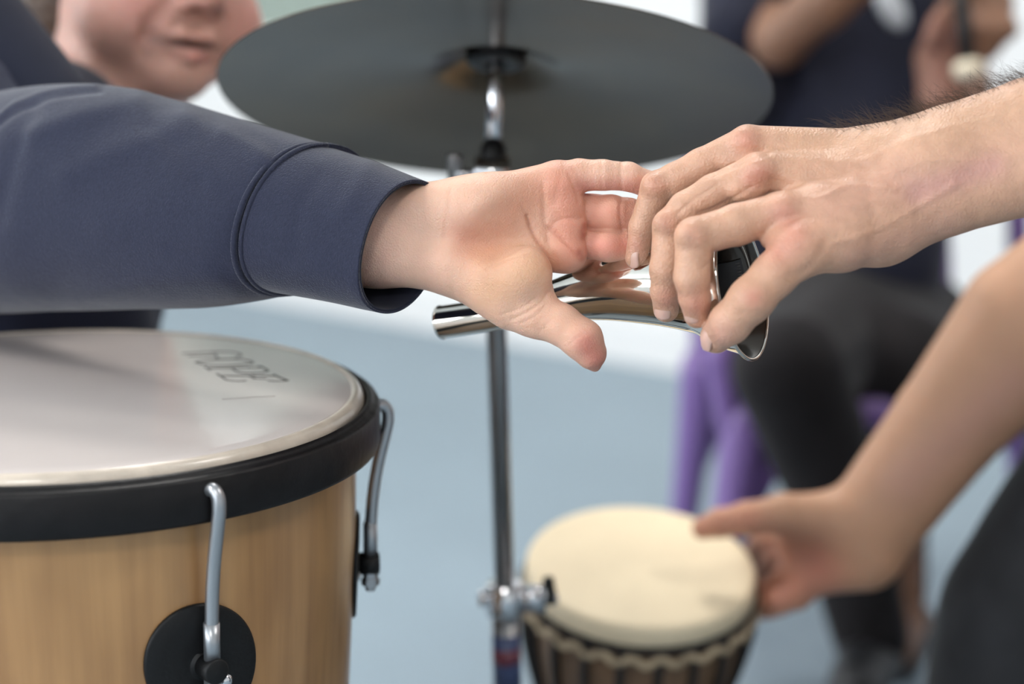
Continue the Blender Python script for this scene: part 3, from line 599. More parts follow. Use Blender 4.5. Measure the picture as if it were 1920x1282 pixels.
hC = gb(lq, .004, -.079, .09, (.016, .0050, .02), (.56, .20, .17), .7, hC); hC = gb(lq, 0, -.0655, .09, (.020, .0035, .02), (.52, .22, .17), .4, hC); hC = gb(lq, -.006, -.0715, .086, (.031, .0036, .022), (.035, .008, .008), 1., hC)
bC = np.tile(np.array([.6, .36, .28]), (len(bV), 1))
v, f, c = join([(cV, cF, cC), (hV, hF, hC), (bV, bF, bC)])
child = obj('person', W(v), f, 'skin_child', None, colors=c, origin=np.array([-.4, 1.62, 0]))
tag(child, 'child in navy sweatshirt reaching an open hand out over the wooden drum', 'person')
nail(P(1124, 672, 1.2115), (.75, -.25, .6), (.25, -1, .1), R_(20), R_(17), R_(24), child)
hv, hf = skin(hair_ops(HCc, HR, HS), .004); obj('hair', W(hv), hf, 'hair', child)
for q in (-1, 1):
    e = HT(q * .031, 0, .0685); MB().lathe([(.0125 * HS * math.sin(t), .0125 * HS * math.cos(t)) for t in np.linspace(0.02, 3.12, 14)], W(e[None])[0], frame(Wd(HR[:, 2])), 24).build('eye', 'eye', child)
    i_ = e + HR[:, 2] * .0118 * HS; MB().lathe([(0.0001, .0012), (.003, .0011), (.0055, 0), (.0001, 0)], W(i_[None])[0], frame(Wd(HR[:, 2])), 20).build('iris', 'iris', child)
# --- sweatshirt sleeve, lofted between its upper and lower edge
secs = [((785, 337), (724, 588), 1.216, 70, .027), ((700, 305), (622, 566), 1.240, 84, .031), ((606, 274), (524, 549), 1.262, 96, .034)]
sec2 = [((606, 274), (524, 549), 1.262, 96, .034), ((600, 268), (508, 556), 1.264, 99, .037), ((560, 257), (460, 566), 1.272, 100, .040), ((450, 224), (380, 577), 1.293, 100, .044), ((330, 188), (270, 580), 1.322, 100, .050), ((230, 163), (190, 582), 1.345, 100, .054), ((150, 158), (90, 584), 1.37, 98, .058), ((60, 166), (-20, 588), 1.41, 95, .062), ((-40, 190), (-140, 580), 1.46, 90, .066), ((-120, 230), (-230, 540), 1.52, 60, .06)]
def loft(secs, n, nr, off=0., folds=None):
    a = np.array([[*s[0], *s[1], s[2], s[3], s[4]] for s in secs], float); a = spline(a, n); vs = []
    for i, r in enumerate(a):
        T = P(r[0], r[1], r[4]); B = P(r[2], r[3], r[4]); c_ = (T + B) / 2; uu = (T - B) / 2; vv = np.array([R_(r[5], r[4]), 0, r[6]])
        for j in range(nr):
            t = 2 * math.pi * j / nr; e = 2 / 2.15; ct, stt = math.cos(t), math.sin(t)
            k1 = math.copysign(abs(ct) ** e, ct); k2 = math.copysign(abs(stt) ** e, stt); un = norm(uu) * off; vn = norm(vv) * off
            vs.append(c_ + (uu + un) * k1 - (vv + vn) * k2)
    f = [(i * nr + j, i * nr + (j + 1) % nr, (i + 1) * nr + (j + 1) % nr, (i + 1) * nr + j) for i in range(n - 1) for j in range(nr)]
    V = np.array(vs); Fq = np.array(f)
    if folds: 
        N = vnorm(V, Fq); Q = pix(V); D = np.zeros(len(V)); fr = np.clip(-N[:, 2] * 2 + .4, 0, 1)
        s = 1 if (N * (V - V.mean(0))).sum() > 0 else -1; fr = np.clip(-s * N[:, 2] * 2 + .4, 0, 1)
        for pts, am, wd in folds: D += am * .001 * np.exp(-(pdist(Q, pts) / wd) ** 2) * fr
        V = V + s * N * D[:, None]
    return V, Fq
sleeve_folds = [([(60, 250), (160, 215), (260, 190)], 2.2, 22), ([(120, 330), (230, 280), (350, 230)], 1.5, 24), ([(350, 215), (420, 270), (480, 300)], 1.2, 20), ([(420, 250), (480, 280), (510, 310)], 1.4, 14), ([(380, 350), (440, 380), (458, 420)], -1.0, 20), ([(60, 200), (20, 300), (-10, 420)], -2.0, 22), ([(200, 420), (330, 380), (430, 400)], 1.0, 35), ([(150, 560), (300, 520), (450, 520)], 1.2, 25), ([(330, 470), (400, 490), (470, 540)], -.8, 16), ([(280, 240), (330, 270), (370, 330)], -1.0, 18), ([(-30, 236), (-5, 222), (30, 194), (75, 176), (130, 166), (180, 163)], 1.5, 4.5), ([(-30, 250), (-5, 236), (35, 206), (80, 187), (135, 177), (190, 172)], -1.0, 5)]
V2, F2 = loft(sec2, 280, 200, folds=sleeve_folds)
tors = [(chain([P(105, 250, 1.67), P(10, 235, 1.62), P(-70, 250, 1.545)], [.055, .062, .064]), .02, 1), (cone(P(-30, 370, 1.67), P(-20, 900, 1.68), .115, .118), .05, 1), (cone(P(-20, 900, 1.68), P(-20, 1000, 1.68), .118, .115), .05, 1), (cone(P(-60, 300, 1.55), P(-60, 420, 1.60), .07, .07), .04, 1), (cone(P(60, 330, 1.67), P(140, 620, 1.69), .07, .065), .05, 1), (chain([P(140, 290, 1.70), P(215, 500, 1.78), P(192, 680, 1.75)], [.062, .052, .042]), .02, 1)]
tV, tF = skin(tors, .004)
tq = pix(tV); tV = tV + vnorm(tV, tF) * (.0018 * np.sin((tq[:, 1] - .35 * tq[:, 0]) / 13.) * np.exp(-((tq[:, 0] - 60) / 90) ** 2) * np.exp(-((tq[:, 1] - 130) / 60) ** 2))[:, None]
v, f, c = join([(V2, F2[:, ::-1], V2), (tV, tF, tV)])
shirt = obj('sweatshirt', W(v), f, 'navy', child)
Vo, Fo = loft(secs, 60, 160, folds=[([(640, 400), (700, 300)], 1.0, 20), ([(560, 500), (640, 520), (680, 560)], .8, 20), ([(600, 330), (560, 400), (555, 480)], -.7, 16)]); Vi_, Fi_ = loft(secs, 60, 160, off=-.0026)
n_ = 160; lip = np.array([(j, (j + 1) % n_, len(Vo) + (j + 1) % n_, len(Vo) + j) for j in range(n_)])
Vm_, Fm_ = loft(secs, 60, 160, off=-.0013)
cuff = obj('cuff', W(np.concatenate([Vo, Vm_])), np.concatenate([Fo[:, ::-1], Fm_ + len(Vo), lip]), 'navy', shirt)
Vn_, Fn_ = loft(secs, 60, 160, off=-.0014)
obj('cuff_inside_shade', W(np.concatenate([Vn_, Vi_])), np.concatenate([Fn_[:, ::-1], Fi_ + len(Vo), lip]), 'navy_dark', cuff)  # same cloth coloured darker inside, painting the shade of the cuff opening
def ring_of(sec, off, dx=0):
    T = P(*sec[0], sec[2]); B = P(*sec[1], sec[2]); c_ = (T + B) / 2; uu = (T - B) / 2; vv = np.array([R_(sec[3], sec[2]), 0, sec[4]]); o = []
    for t in np.linspace(0, 2 * math.pi, 121): o.append(c_ + uu * (1 + off / np.linalg.norm(uu)) * math.copysign(abs(math.cos(t)) ** .93, math.cos(t)) - vv * (1 + off / np.linalg.norm(vv)) * math.copysign(abs(math.sin(t)) ** .93, math.sin(t)) + np.array([dx, 0, 0]))
    return W(np.array(o))
b = MB(); b.tube(ring_of(secs[2], .0006, -.0022), .0021, 10); b.tube(ring_of(secs[2], .0004, .0024), .0019, 10); b.build('cuff_seam', 'navy', shirt)
st_ = MB(); rr = ring_of(secs[2], .0012, .0044)
rr = spline(rr, 421)
for i in range(0, 420, 2): 
    d_ = norm(CR * .9 - CU * .1) * .0016; st_.tube([rr[i] - d_, rr[i] + d_], .00035, 5)
st_.build('seam_stitching', 'navy', shirt)
b = MB(); b.tube(W(np.array([P(*q) for q in spline([(-60, 262, 1.452), (-10, 222, 1.418), (30, 193, 1.392), (75, 175, 1.375), (130, 164, 1.375), (175, 163, 1.39)], 40)])), .0016, 8); b.build('shoulder_seam', 'navy', shirt)
nk = HT(0, -.125, -.035)
hood = [(cone(P(-72, 53, 1.58), P(70, 228, 1.555), .052, .050), .02, 1), (chain([nk + np.array([-.075, .045, .01]), nk + np.array([-.062, .005, -.045]), nk + np.array([-.03, -.030, -.075]), nk + np.array([.02, -.050, -.065])], [.026, .024, .018, .014], .01), .01, 1)]
hv, hf = skin(hood, .003); obj('collar', W(hv), hf, 'navy_dark', shirt)
tr = []
for q in (-1, 1):
    hx = -.40 + .07 * q; tr.append((chain([Wi(np.array([[hx, 1.66, .50]]))[0], Wi(np.array([[hx, 1.63, .28]]))[0], Wi(np.array([[hx, 1.64, .10]]))[0]], [.09, .066, .052]), .03, 1))
hv, hf = skin(tr, .006); obj('trousers', W(hv), hf, 'black_cloth', child)
sho = MB()
for q in (-1, 1):
    hx = -.40 + .07 * q; sv, sf = skin([(cone(Wi(np.array([[hx, 1.66, .045]]))[0], Wi(np.array([[hx, 1.53, .04]]))[0], .042, .038), .01, 1)], .004); obj('shoe', W(sv), sf, 'shoe', child)
# ================================================================== ADULT A: hand and forearm from the right
O = []
U = lambda r, d=1.18: r * d / F
O += [(chain([P(1645, 312, 1.190), P(1780, 276, 1.185), P(1930, 232, 1.18), P(2160, 190, 1.17)], [U(76), U(79), U(85), U(100)]), .001, 1), (chain([P(1645, 418, 1.180), P(1780, 362, 1.175), P(1930, 316, 1.17), P(2160, 260, 1.17)], [U(74), U(77), U(86), U(100)]), .02, 1)]
for a, b in (((1640, 296, 1.196, 54), (1402, 268, 1.200, 34)), ((1650, 315, 1.206, 46), (1430, 292, 1.226, 30)), ((1640, 345, 1.182, 56), (1420, 322, 1.180, 36)), ((1640, 388, 1.170, 58), (1462, 398, 1.160, 38))):
    O.append((cone(P(*a[:3]), P(*b[:3]), U(a[3]), U(b[3])), .010, 1))
O.append((chain([P(1655, 428, 1.172), P(1575, 447, 1.158), P(1500, 468, 1.146)], [U(62), U(60), U(49)], .005), .014, 1))
for x, y, d, r in ((1378, 300, 1.197, 26), (1395, 352, 1.175, 28)): O.append((ell(P(x, y, d), (U(r * 1.3), U(r), U(r * .8))), .008, 1))
O.append((cone(P(1540, 400, 1.162), P(1462, 438, 1.156), U(46), U(24)), .008, 1))            # web of the thumb
O.append((cone(P(1475, 455, 1.150), P(1440, 450, 1.156), U(30), U(13)), .006, 1))
O.append((chain([P(1500, 468, 1.146), P(1452, 515, 1.142), P(1408, 562, 1.140), P(1368, 606, 1.150), P(1343, 632, 1.163)], [U(47), U(40), U(40.5), U(37), U(30)], .004), .006, 1))
FA = [((1402, 268, 1.200, 34), (1315, 311, 1.206, 33), (1268, 337, 1.209, 33), (1232, 351, 1.212, 31), (1204, 425, 1.217, 25), (1193, 484, 1.222, 21.5)),
      ((1420, 322, 1.180, 35), (1338, 362, 1.184, 35), (1288, 393, 1.185, 35), (1256, 424, 1.186, 32), (1248, 505, 1.184, 29.5), (1247, 545, 1.190, 27), (1249, 580, 1.199, 24.5)),
      ((1462, 398, 1.160, 37), (1382, 421, 1.156, 38), (1302, 444, 1.154, 35.5), (1297, 520, 1.155, 32.5), (1303, 558, 1.160, 29), (1307, 590, 1.168, 25)),
      ((1430, 292, 1.226, 29), (1345, 345, 1.246, 26), (1300, 410, 1.262, 24), (1280, 452, 1.268, 21))]
for q in FA: O.append((chain([P(*x[:3]) for x in q], [U(x[3]) for x in q], .0025), .0022, 1))
for x, y, d, r in ((1398, 264, 1.193, 27), (1424, 316, 1.170, 27), (1468, 392, 1.150, 28), (1228, 346, 1.204, 20), (1250, 416, 1.178, 22), (1297, 438, 1.146, 24), (1414, 556, 1.133, 28)): O.append((ell(P(x, y, d), (U(r), U(r * .8), U(r * .75))), .006, 1))
O.append((ell(P(1745, 305, 1.163), (U(60), U(40), U(28)), th_ax(18)), .02, 1))
aV, aF = skin(O, .00095)
vein = [([(1400, 265), (1470, 290), (1560, 305), (1640, 300)], .7, 8), ([(1428, 318), (1520, 345), (1620, 350)], .7, 8), ([(1475, 395), (1560, 390), (1640, 380)], .5, 9),
        ([(1470, 360), (1530, 372), (1590, 350), (1680, 355)], .7, 5), ([(1560, 455), (1620, 440), (1700, 400), (1790, 345)], .6, 7), ([(1560, 290), (1640, 330), (1740, 300), (1850, 300)], .45, 7), ([(1620, 300), (1720, 255), (1880, 215)], .4, 6)]
cre = []
for (x, y, dx, dy, w) in ((1228, 346, -.3, .95, 22), (1252, 418, -.35, .93, 24), (1299, 440, -.35, .93, 26), (1412, 558, .72, .7, 28)):
    for s in (-2, -1, 0, 1, 2):
        ox, oy = s * 5.2 * -dy * -1, s * 5.2 * -dx
        px_, py_ = x + s * 5.2 * dy * (1 if dy > 0 else 1) * .0 , y
        tx, ty = (dy, -dx) if False else (dx, dy)
        nx, ny = -ty, tx
        cxx, cyy = x + nx * s * 5.0, y + ny * s * 5.0
        cre.append(([(cxx - tx * w * .55, cyy - ty * w * .55), (cxx + nx * 1.5, cyy + ny * 1.5), (cxx + tx * w * .55, cyy + ty * w * .55)], .32 - .05 * abs(s), 1.7))
cre += [([(1388, 590), (1400, 584), (1425, 590)], .4, 2.2), ([(1345, 345), (1300, 375), (1270, 400)], .8, 3.5), ([(1480, 520), (1520, 500), (1545, 460)], .7, 9), ([(1385, 470), (1340, 487), (1315, 505)], .5, 3), ([(1600, 250), (1620, 330), (1640, 420), (1620, 490)], .5, 12), ([(1410, 350), (1350, 385), (1310, 400)], .8, 4), ([(1440, 290), (1380, 310), (1340, 330)], .6, 5)]
aV = creases(aV, aF, [(p_, -d_, w_) for p_, d_, w_ in vein] + cre)
skA = (.585, .335, .225)
RB = (.54, .21, .155)
aC = tint(aV, aF, skA, [([(1398, 262)], 24, RB, .55), ([(1426, 322), (1410, 335)], 22, RB, .6), ([(1470, 400), (1490, 440), (1460, 470)], 32, RB, .6), ([(1228, 345)], 20, RB, .35), ([(1250, 415)], 20, RB, .35), ([(1299, 440)], 20, RB, .3), ([(1412, 558)], 20, RB, .6),
    ([(1350, 630)], 30, (.56, .29, .24), .5), ([(1250, 560)], 22, RB, .5), ([(1305, 570)], 26, RB, .6), ([(1192, 460)], 22, RB, .4), ([(1560, 380), (1680, 340)], 50, (.54, .29, .22), .45), ([(1720, 360), (1860, 310)], 28, (.50, .25, .23), .6), ([(1500, 250), (1700, 240), (1900, 200)], 40, (.60, .37, .24), .5),
    ([(1600, 480), (1780, 420)], 30, (.52, .29, .23), .4)])
el = P(2420, 190, 1.17); shA = Wi(np.array([[.72, 1.32, 1.26]]))[0]; T3 = lambda x, y, z: Wi(np.array([[x, y, z]], float))[0]
def figure(hip, neck, shL, shR, feet, kneeL, kneeR, thick=.12):
    o = [(cone(T3(*hip), T3(*(np.array(hip) * .5 + np.array(neck) * .5)), thick * 1.15, thick), .05, 1), (cone(T3(*(np.array(hip) * .5 + np.array(neck) * .5)), T3(*(np.array(neck) - [0, 0, .12])), thick, thick * 1.05), .06, 1), (cone(T3(*shL), T3(*shR), .055, .055), .05, 1)]
    for kn, ft, s in zip((kneeL, kneeR), feet, (-1, 1)):
        h_ = np.array(hip) + np.array([0, s * .09, 0]); o += [(chain([T3(*h_), T3(*kn), T3(*ft)], [.085, .058, .04]), .03, 1), (cone(T3(*(np.array(ft) - [0, 0, .03])), T3(*(np.array(ft) + [-.15, 0, -.045])), .035, .028), .02, 1)]
    return o
hipA, neckA = (.98, 1.10, .92), (.86, 1.12, 1.46)
fo = figure(hipA, neckA, (.86, .92, 1.38), (.78, 1.32, 1.34), ((1.02, 1.0, .08), (1.02, 1.22, .08)), (.97, 1.0, .5), (.97, 1.22, .5))
fo += [(chain([T3(.78, 1.32, 1.34), el, P(2150, 225, 1.17)], [.055, .040, .034]), .03, 1), (chain([T3(.86, .92, 1.38), T3(.92, .82, 1.1), T3(.80, .78, .88), T3(.74, .78, .82)], [.055, .042, .03, .035]), .03, 1)]
gV, gF = skin(fo, .009)
fa = euler(math.radians(-70), .25); hcA = T3(.80, 1.12, 1.62); ao, _ = head_ops(hcA, fa, 1.0); ao += [(cone(hcA + np.array([0, -.1, 0]), T3(.86, 1.12, 1.42), .055, .06), .03, 1)]
kV, kF = skin(ao, .005)
v, f, c = join([(aV, aF, aC), (gV, gF, np.tile(skA, (len(gV), 1))), (kV, kF, np.tile(skA, (len(kV), 1)))])
adult = obj('person', W(v), f, 'skin_adult', None, colors=c, origin=np.array([1.0, 1.1, 0]))
tag(adult, 'adult whose hairy bare forearm reaches in from the upper right gripping the metal horn', 'person')
hv, hf = skin(hair_ops(hcA, fa, 1.0), .006); obj('hair', W(hv), hf, 'hair', adult)
ts = [(cone(T3(*hipA), T3(.92, 1.11, 1.2), .155, .145), .05, 1), (cone(T3(.92, 1.11, 1.2), T3(.88, 1.12, 1.34), .145, .135), .05, 1), (chain([T3(.86, .92, 1.38), T3(.78, 1.32, 1.34)], [.075, .075]), .05, 1), (cone(T3(.78, 1.32, 1.34), T3(.70, 1.30, 1.20), .075, .07), .03, 1), (cone(T3(.86, .92, 1.38), T3(.89, .87, 1.22), .075, .065), .03, 1)]
hv, hf = skin(ts, .008); obj('shirt', W(hv), hf, 'navy_far', adult)
ts = [(chain([T3(.99, 1.10 + s * .1, .93), T3(.97, 1.11 + s * .11, .5), T3(1.02, 1.11 + s * .11, .08)], [.125, .085, .07]), .04, 1) for s in (-1, 1)]
hv, hf = skin(ts, .008); obj('trousers', W(hv), hf, 'grey_cloth', adult)
for s in (-1, 1): hv, hf = skin([(cone(T3(1.04, 1.11 + s * .11, .055), T3(.84, 1.11 + s * .11, .045), .05, .042), .01, 1)], .006); obj('shoe', W(hv), hf, 'shoe', adult)
nail(P(1183.5, 484, 1.2165), (-.80, -.12, -.60), (-.10, -1, .05), U(15), U(21), U(20), adult)
nail(P(1240, 583, 1.1905), (-.42, -.30, -.85), (-.05, -1, .35), U(18), U(19), U(24), adult)
nail(P(1294, 592, 1.1600), (-.52, -.40, -.75), (.05, -1, .4), U(16), U(17), U(24), adult)
nail(P(1319, 640, 1.1565), (-.88, -.22, -.42), (-.60, -.78, .25), U(17), U(20), U(26), adult)
# hair along the top of the forearm
def arm_hairs(V, N, Q, parent, n, sel, name):
    idx_ = np.where(sel)[0]; cu = bpy.data.curves.new(name, 'CURVE'); cu.dimensions = '3D'; cu.bevel_depth = .00009; cu.bevel_resolution = 0
    for i in RNG.choice(idx_, n):
        p = V[i] + RNG.normal(0, .0006, 3); nn_ = N[i]; L_ = RNG.uniform(.009, .021); along = norm(np.array([-.9, .15, 0]) + RNG.normal(0, .45, 3)); cv = norm(RNG.normal(0, 1, 3)); q = [p - nn_ * .0005]; dr = norm(nn_ * .9 + along * .8)
        w = RNG.uniform(-.5, .5)
        for s in range(7): q.append(q[-1] + dr * L_ / 7); dr = norm(dr + along * .22 + cv * w * .55 - nn_ * .12)
        w_ = W(np.array(q)); sp = cu.splines.new('POLY'); sp.points.add(len(w_) - 1)
        for a_, b_ in zip(sp.points, w_): a_.co = (*b_, 1); 
        for k_, a_ in enumerate(sp.points): a_.radius = 1.0 - .8 * k_ / 7
    cu.materials.append(M['armhair']); o = bpy.data.objects.new(name, cu); COL.objects.link(o); o.parent = parent; o.matrix_parent_inverse = Matrix.Translation(-Vector(parent['_o'])); o['kind'] = 'stuff'; return o
aN = vnorm(aV, aF); aQ = pix(aV)
arm_hairs(aV, aN, aQ, adult, 850, (aN[:, 1] > .80) & (aQ[:, 0] > 1560) & (aQ[:, 0] < 2000) & (aQ[:, 1] < 262 - (aQ[:, 0] - 1600) * .27), 'arm_hair')
# ================================================================== ADULT B: seated, hand on the djembe
O = []; U = lambda r, d=1.80: r * d / F
O += [(chain([P(1600, 985, 1.81), P(1760, 785, 1.79), P(1920, 600, 1.76), P(2080, 490, 1.74)], [U(64), U(84), U(118), U(130)]), .001, 1), (chain([P(1640, 1025, 1.82), P(1800, 815, 1.80), P(1930, 650, 1.77), P(2080, 530, 1.76)], [U(60), U(72), U(104), U(115)]), .03, 1)]
for a, b in (((1600, 975, 1.81, 52), (1490, 975, 1.815, 42)), ((1605, 1000, 1.82, 52), (1500, 1010, 1.84, 42)), ((1615, 1030, 1.82, 52), (1515, 1045, 1.85, 42)), ((1625, 1055, 1.82, 48), (1530, 1078, 1.845, 38))): O.append((cone(P(*a[:3]), P(*b[:3]), U(a[3]), U(b[3])), .018, 1))
O.append((chain([P(1570, 965, 1.80), P(1470, 962, 1.800), P(1400, 972, 1.80), P(1350, 980, 1.805), P(1318, 990, 1.81)], [U(42), U(36), U(30), U(26), U(21)], .006), .012, 1))
for q in (((1490, 985, 1.83, 38), (1440, 1000, 1.90, 30), (1420, 1040, 1.95, 28), (1380, 1070, 1.975, 24)), ((1500, 1015, 1.845, 38), (1460, 1040, 1.90, 30), (1440, 1080, 1.94, 28), (1400, 1110, 1.955, 24)), ((1515, 1048, 1.845, 36), (1478, 1085, 1.87, 29), (1448, 1110, 1.885, 27), (1425, 1140, 1.90, 23)), ((1530, 1080, 1.84, 34), (1495, 1115, 1.85, 28), (1462, 1128, 1.855, 25), (1440, 1140, 1.865, 22))):
    O.append((chain([P(*x[:3]) for x in q], [U(x[3]) for x in q], .004), .006, 1))
bV_, bF_ = skin(O, .0022)
bC_ = tint(bV_, bF_, (.52, .285, .175), [([(1320, 990), (1400, 975)], 34, (.58, .22, .15), .55), ([(1450, 1120), (1540, 1080)], 50, (.58, .21, .15), .6), ([(1450, 1020), (1520, 1040)], 45, (.30, .10, .08), .6), ([(1700, 900), (1900, 720)], 50, (.50, .27, .22), .5)])  # dark red blob paints the shadow between thumb and fingers into the skin
hipB, neckB = (1.12, 1.86, .52), (.86, 1.80, 1.02)
fo = figure(hipB, neckB, (.80, 1.62, .98), (.88, 1.98, .98), ((.44, 1.70, .09), (.62, 2.12, .08)), (.60, 1.76, .50), (.66, 2.10, .50))
elB = P(2110, 530, 1.745); fo += [(chain([T3(.80, 1.62, .98), elB, P(2040, 560, 1.75)], [.055, .05, .048]), .03, 1), (chain([T3(.88, 1.98, .98), T3(.80, 2.10, .72), T3(.70, 2.10, .60)], [.055, .042, .04]), .03, 1)]
gV, gF = skin(fo, .010); hcB = T3(.80, 1.80, 1.20); ao, _ = head_ops(hcB, euler(math.radians(-75), .3), 1.0); ao += [(cone(hcB + np.array([0, -.08, 0]), T3(.87, 1.80, 1.0), .055, .06), .03, 1)]; kV, kF = skin(ao, .006)
v, f, c = join([(bV_, bF_, bC_), (gV, gF, np.tile((.56, .33, .22), (len(gV), 1))), (kV, kF, np.tile((.56, .33, .22), (len(kV), 1)))])
pB = obj('person', W(v), f, 'skin_soft', None, colors=c, origin=np.array([1.1, 1.85, 0])); tag(pB, 'person in charcoal trousers whose bare arm slopes down to grip the small hand drum', 'person')
hv, hf = skin(hair_ops(hcB, euler(math.radians(-75), .3), 1.0), .007); obj('hair', W(hv), hf, 'hair', pB)
ts = [(cone(T3(1.10, 1.86, .62), T3(.94, 1.82, .90), .17, .155), .05, 1), (chain([T3(.80, 1.62, .98), T3(.88, 1.98, .98)], [.08, .08]), .06, 1), (cone(T3(.80, 1.62, .98), T3(.72, 1.66, .86), .078, .07), .03, 1), (cone(T3(.88, 1.98, .98), T3(.84, 2.04, .86), .078, .07), .03, 1)]
hv, hf = skin(ts, .009); obj('shirt', W(hv), hf, 'navy_far', pB)
ts = [(chain([T3(1.12, 1.78, .50), T3(.58, 1.74, .495), T3(.49, 1.71, .38), T3(.45, 1.70, .07)], [.13, .115, .105, .11]), .04, 1), (chain([T3(1.12, 1.95, .50), T3(.66, 2.10, .50), T3(.64, 2.12, .10)], [.13, .10, .085]), .04, 1)]
hv, hf = skin(ts, .007); hq = pix(hv); hv = hv + vnorm(hv, hf) * (.0022 * np.sin((hq[:, 0] + .25 * hq[:, 1]) / 31. + 1.5 * np.sin(hq[:, 1] / 70.)))[:, None]; obj('trousers', W(hv), hf, 'grey_cloth', pB)
for (x, y) in ((.42, 1.70), (.64, 2.12)): hv, hf = skin([(cone(T3(x + .03, y, .05), T3(x - .16, y, .045), .05, .042), .01, 1)], .007); obj('shoe', W(hv), hf, 'shoe', pB)
def stool(x, y, h, r, label):
    s = empty('stool', (x, y, 0), label, 'stool')
    MB().lathe([(.001, h), (r * .9, h), (r, h - .012), (r, h - .03), (.001, h - .03)], (x, y, 0), np.eye(3), 48).build('seat', 'black', s)
    for k in range(4):
        a = math.pi / 4 + k * math.pi / 2; MB().tube([(x + r * .7 * math.cos(a), y + r * .7 * math.sin(a), h - .03), (x + r * .95 * math.cos(a), y + r * .95 * math.sin(a), .0)], .012, 12).build('leg', 'steel', s)
stool(1.14, 1.86, .36, .17, 'round black stool under the person in charcoal trousers')
# ================================================================== PURPLE CHAIR AND STUDENT
ch = empty('plastic_chair', (.42, 2.62, 0), 'purple moulded plastic armchair behind the hand drum', 'chair')
def soft(name, ops, h, m, parent): v_, f_ = skin(ops, h); return obj(name, W(v_), f_, m, parent)
ca, sa = math.cos(math.radians(5)), math.sin(math.radians(5))
def K(x, y, z): return T3(.296 + ca * x * 1.15 - sa * y * .8, 2.44 + sa * x * 1.15 + ca * y * .8, z)      # chair frame: x across, y back, origin at the front left corner
soft('seat', [(cone(K(.02, .02, .385), K(.38, .02, .385), .022, .022), .001, 1), (cone(K(.02, .36, .375), K(.38, .36, .375), .018, .018), .02, 1)] + [(cone(K(x, .02, .385), K(x, .36, .375), .020, .016), .02, 1) for x in (.02, .08, .14, .2, .26, .32, .38)], .006, 'purple', ch)
for (a, b) in ((( .0, .0), (-.055, -.05)), ((.40, .0), (.45, -.05)), ((.0, .37), (-.03, .44)), ((.40, .37), (.43, .44))):
    x0, y0 = a; x1, y1 = b
    soft('leg', [(chain([K(x0, y0, .385), K((x0 * .6 + x1 * .4), (y0 * .6 + y1 * .4), .25), K(x1, y1, .016)], [.034, .024, .016]), .01, 1), (chain([K(x0 + (.05 if x0 < .2 else -.05), y0, .385), K((x0 * .6 + x1 * .4) + (.012 if x0 < .2 else -.012), (y0 * .6 + y1 * .4), .25)], [.022, .012]), .01, 1)], .005, 'purple', ch)
for x0, s in ((.0, -1), (.40, 1)):
    soft('armrest', [(chain([K(x0 + s * .02, .0, .385), K(x0 + s * .03, -.005, .47), K(x0 + s * .035, .03, .545), K(x0 + s * .035, .12, .565), K(x0 + s * .03, .38, .555)], [.020, .020, .026, .026, .022]), .012, 1)], .005, 'purple', ch)
soft('backrest', [(chain([K(x, .38, .38), K(x, .42, .58), K(x, .45, .72)], [.018, .016, .016]), .012, 1) for x in (.0, .10, .2, .30, .40)] + [(chain([K(.0, .45, .72), K(.2, .47, .745), K(.40, .45, .72)], [.024, .024, .024]), .012, 1)], .006, 'purple', ch)
O = [(chain([P(1560, 560, 2.80), P(1570, 330, 2.80), P(1560, 60, 2.80)], [.12, .115, .10]), .001, 1), (cone(P(1430, -90, 2.75), P(1720, -90, 2.82), .06, .06), .05, 1)]
O += [(chain([P(1440, -80, 2.76), P(1425, 30, 2.68), P(1462, 78, 2.60)], [.04, .034, .032]), .03, 1), (chain([P(1462, 76, 2.60), P(1545, 5, 2.54), P(1650, -85, 2.50), P(1760, -110, 2.50)], [.032, .037, .032, .028]), .02, 1)]
O += [(chain([P(1760, -110, 2.48), P(1810, -50, 2.50), P(1850, 10, 2.50)], [.030, .036, .034]), .02, 1)]
for k_, (x, y) in enumerate(((1822, 95), (1842, 108), (1862, 92), (1880, 70))): O.append((chain([P(1840 + k_ * 9, 10, 2.49), P(x + 12, 55, 2.46), P(x, y, 2.47)], [.014, .012, .010]), .008, 1))
O += [(chain([P(1730, -70, 2.80), P(1800, 160, 2.72), P(1790, 280, 2.62), P(1775, 190, 2.54)], [.05, .042, .036, .028]), .02, 1), (chain([P(1772, 175, 2.54), P(1766, 110, 2.53)], [.032, .034]), .02, 1)]
for k_, (x, y) in enumerate(((1748, 40), (1764, 18), (1782, 8), (1798, 22))): O.append((chain([P(1752 + k_ * 11, 100, 2.52), P(x, y + 30, 2.48), P(x + 8, y, 2.47)], [.013, .011, .010]), .008, 1))
O += [(chain([P(1600, 610, 2.80), P(1480, 690, 2.42), P(1560, 960, 2.50), P(1630, 1190, 2.50)], [.07, .045, .038, .030]), .03, 1), (chain([P(1680, 620, 2.85), P(1690, 680, 2.60), P(1680, 900, 2.66), P(1695, 1160, 2.66)], [.07, .045, .035, .026]), .03, 1)]
O += [(cone(P(1630, 1225, 2.50), P(1600, 1290, 2.42), .032, .028), .02, 1), (cone(P(1700, 1180, 2.66), P(1680, 1220, 2.58), .028, .026), .02, 1)]
sV, sF = skin(O, .007); hcC = P(1560, -330, 2.70); hRC = euler(math.radians(25), .35); ao, _ = head_ops(hcC, hRC, .97); ao += [(cone(hcC + np.array([0, -.09, .03]), P(1560, -70, 2.78), .05, .055), .03, 1)]; kV, kF = skin(ao, .006)
skC = (.21, .105, .062)
sC = tint(sV, sF, skC, [([(1765, 60), (1770, 170)], 50, (.37, .175, .13), .85)], False)
v, f, c = join([(sV, sF, sC), (kV, kF, np.tile(skC, (len(kV), 1)))])
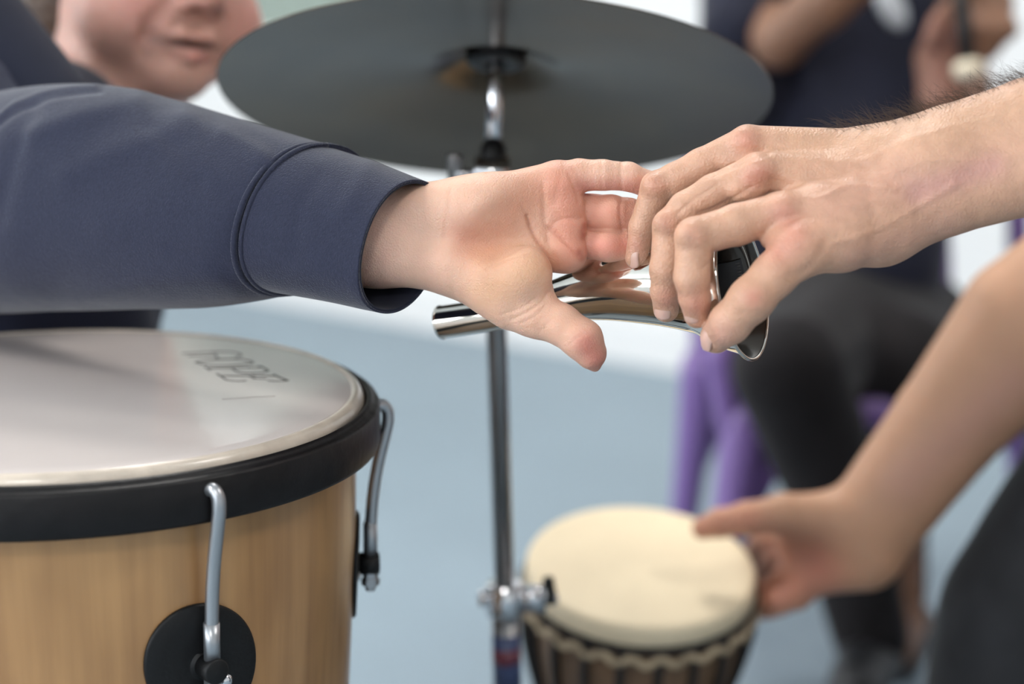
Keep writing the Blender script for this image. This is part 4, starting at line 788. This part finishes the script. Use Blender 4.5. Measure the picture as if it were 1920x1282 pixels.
stu = obj('person', W(v), f, 'skin_soft', None, colors=c, origin=W(P(1600, 600, 2.78)[None])[0] * np.array([1, 1, 0])); tag(stu, 'student in navy top and black trousers sitting on the purple chair, bare forearm bent', 'person')
hv, hf = skin(hair_ops(hcC, hRC, .97), .008); obj('hair', W(hv), hf, 'black_cloth', stu)
top_ = [(chain([P(1560, 590, 2.80), P(1575, 330, 2.80), P(1565, 60, 2.80)], [.150, .150, .135]), .03, 1), (cone(P(1440, -85, 2.76), P(1710, -85, 2.82), .075, .075), .05, 1), (chain([P(1410, -70, 2.745), P(1384, 60, 2.66), P(1400, 170, 2.70)], [.072, .052, .055]), .03, 1), (cone(P(1730, -60, 2.81), P(1790, 60, 2.77), .07, .055), .03, 1), (cone(P(1690, 40, 2.72), P(1620, 480, 2.72), .07, .10), .05, 1)]
tp = soft('polo_shirt', top_, .008, 'navy_far', stu)
em = P(1672, 14, 2.645); b = MB(); b.lathe([(.0001, .004), (.018, .0035), (.026, 0), (.0001, -.004)], (0, 0, 0), np.eye(3), 32)
vv_ = np.concatenate(b.v) * np.array([.7, 1.25, 1]); eR = np.stack([norm([1, .5, 0]), norm([-.5, 1, 0]), np.array([0, 0, -1.])], 1); obj('shirt_emblem', W(em + vv_ @ eR.T), b.f, 'emblem', tp)
soft('trousers', [(chain([P(1600, 590, 2.80), P(1480, 690, 2.42), P(1570, 930, 2.50), P(1632, 1190, 2.50)], [.11, .070, .060, .048]), .04, 1), (chain([P(1690, 640, 2.85), P(1690, 680, 2.58), P(1670, 900, 2.68), P(1682, 1110, 2.68)], [.11, .075, .05, .04]), .04, 1), (cone(P(1560, 665, 2.60), P(1650, 650, 2.70), .07, .08), .05, 1)], .007, 'black_cloth', stu)
for a, b_ in (((1632, 1235, 2.50), (1600, 1300, 2.40)), ((1702, 1180, 2.70), (1678, 1235, 2.60))): soft('shoe', [(cone(P(*a), P(*b_), .042, .034), .01, 1)], .006, 'shoe', stu)
ml = empty('mallet', W(P(1810, 60, 2.45)[None])[0], 'dark handled beater with a cream head held in the student\'s hand', 'mallet')
MB().tube(W(np.array([P(1800, -20, 2.44), P(1808, 60, 2.44), P(1814, 118, 2.44)])), .010, 14).build('handle', 'black', ml)
MB().tube(W(np.array([P(1814, 112, 2.44), P(1815, 118, 2.44), P(1817, 140, 2.44), P(1818, 150, 2.44)])), [.008, .018, .018, .009], 20).build('felt_head', 'cream', ml)
SC.world = bpy.data.worlds.new('world'); SC.world.use_nodes = True; SC.world.node_tree.nodes['Background'].inputs[0].default_value = (.8, .88, 1, 1); SC.world.node_tree.nodes['Background'].inputs[1].default_value = .4
for o in list(SC.objects):
    if '_o' in o: del o['_o']
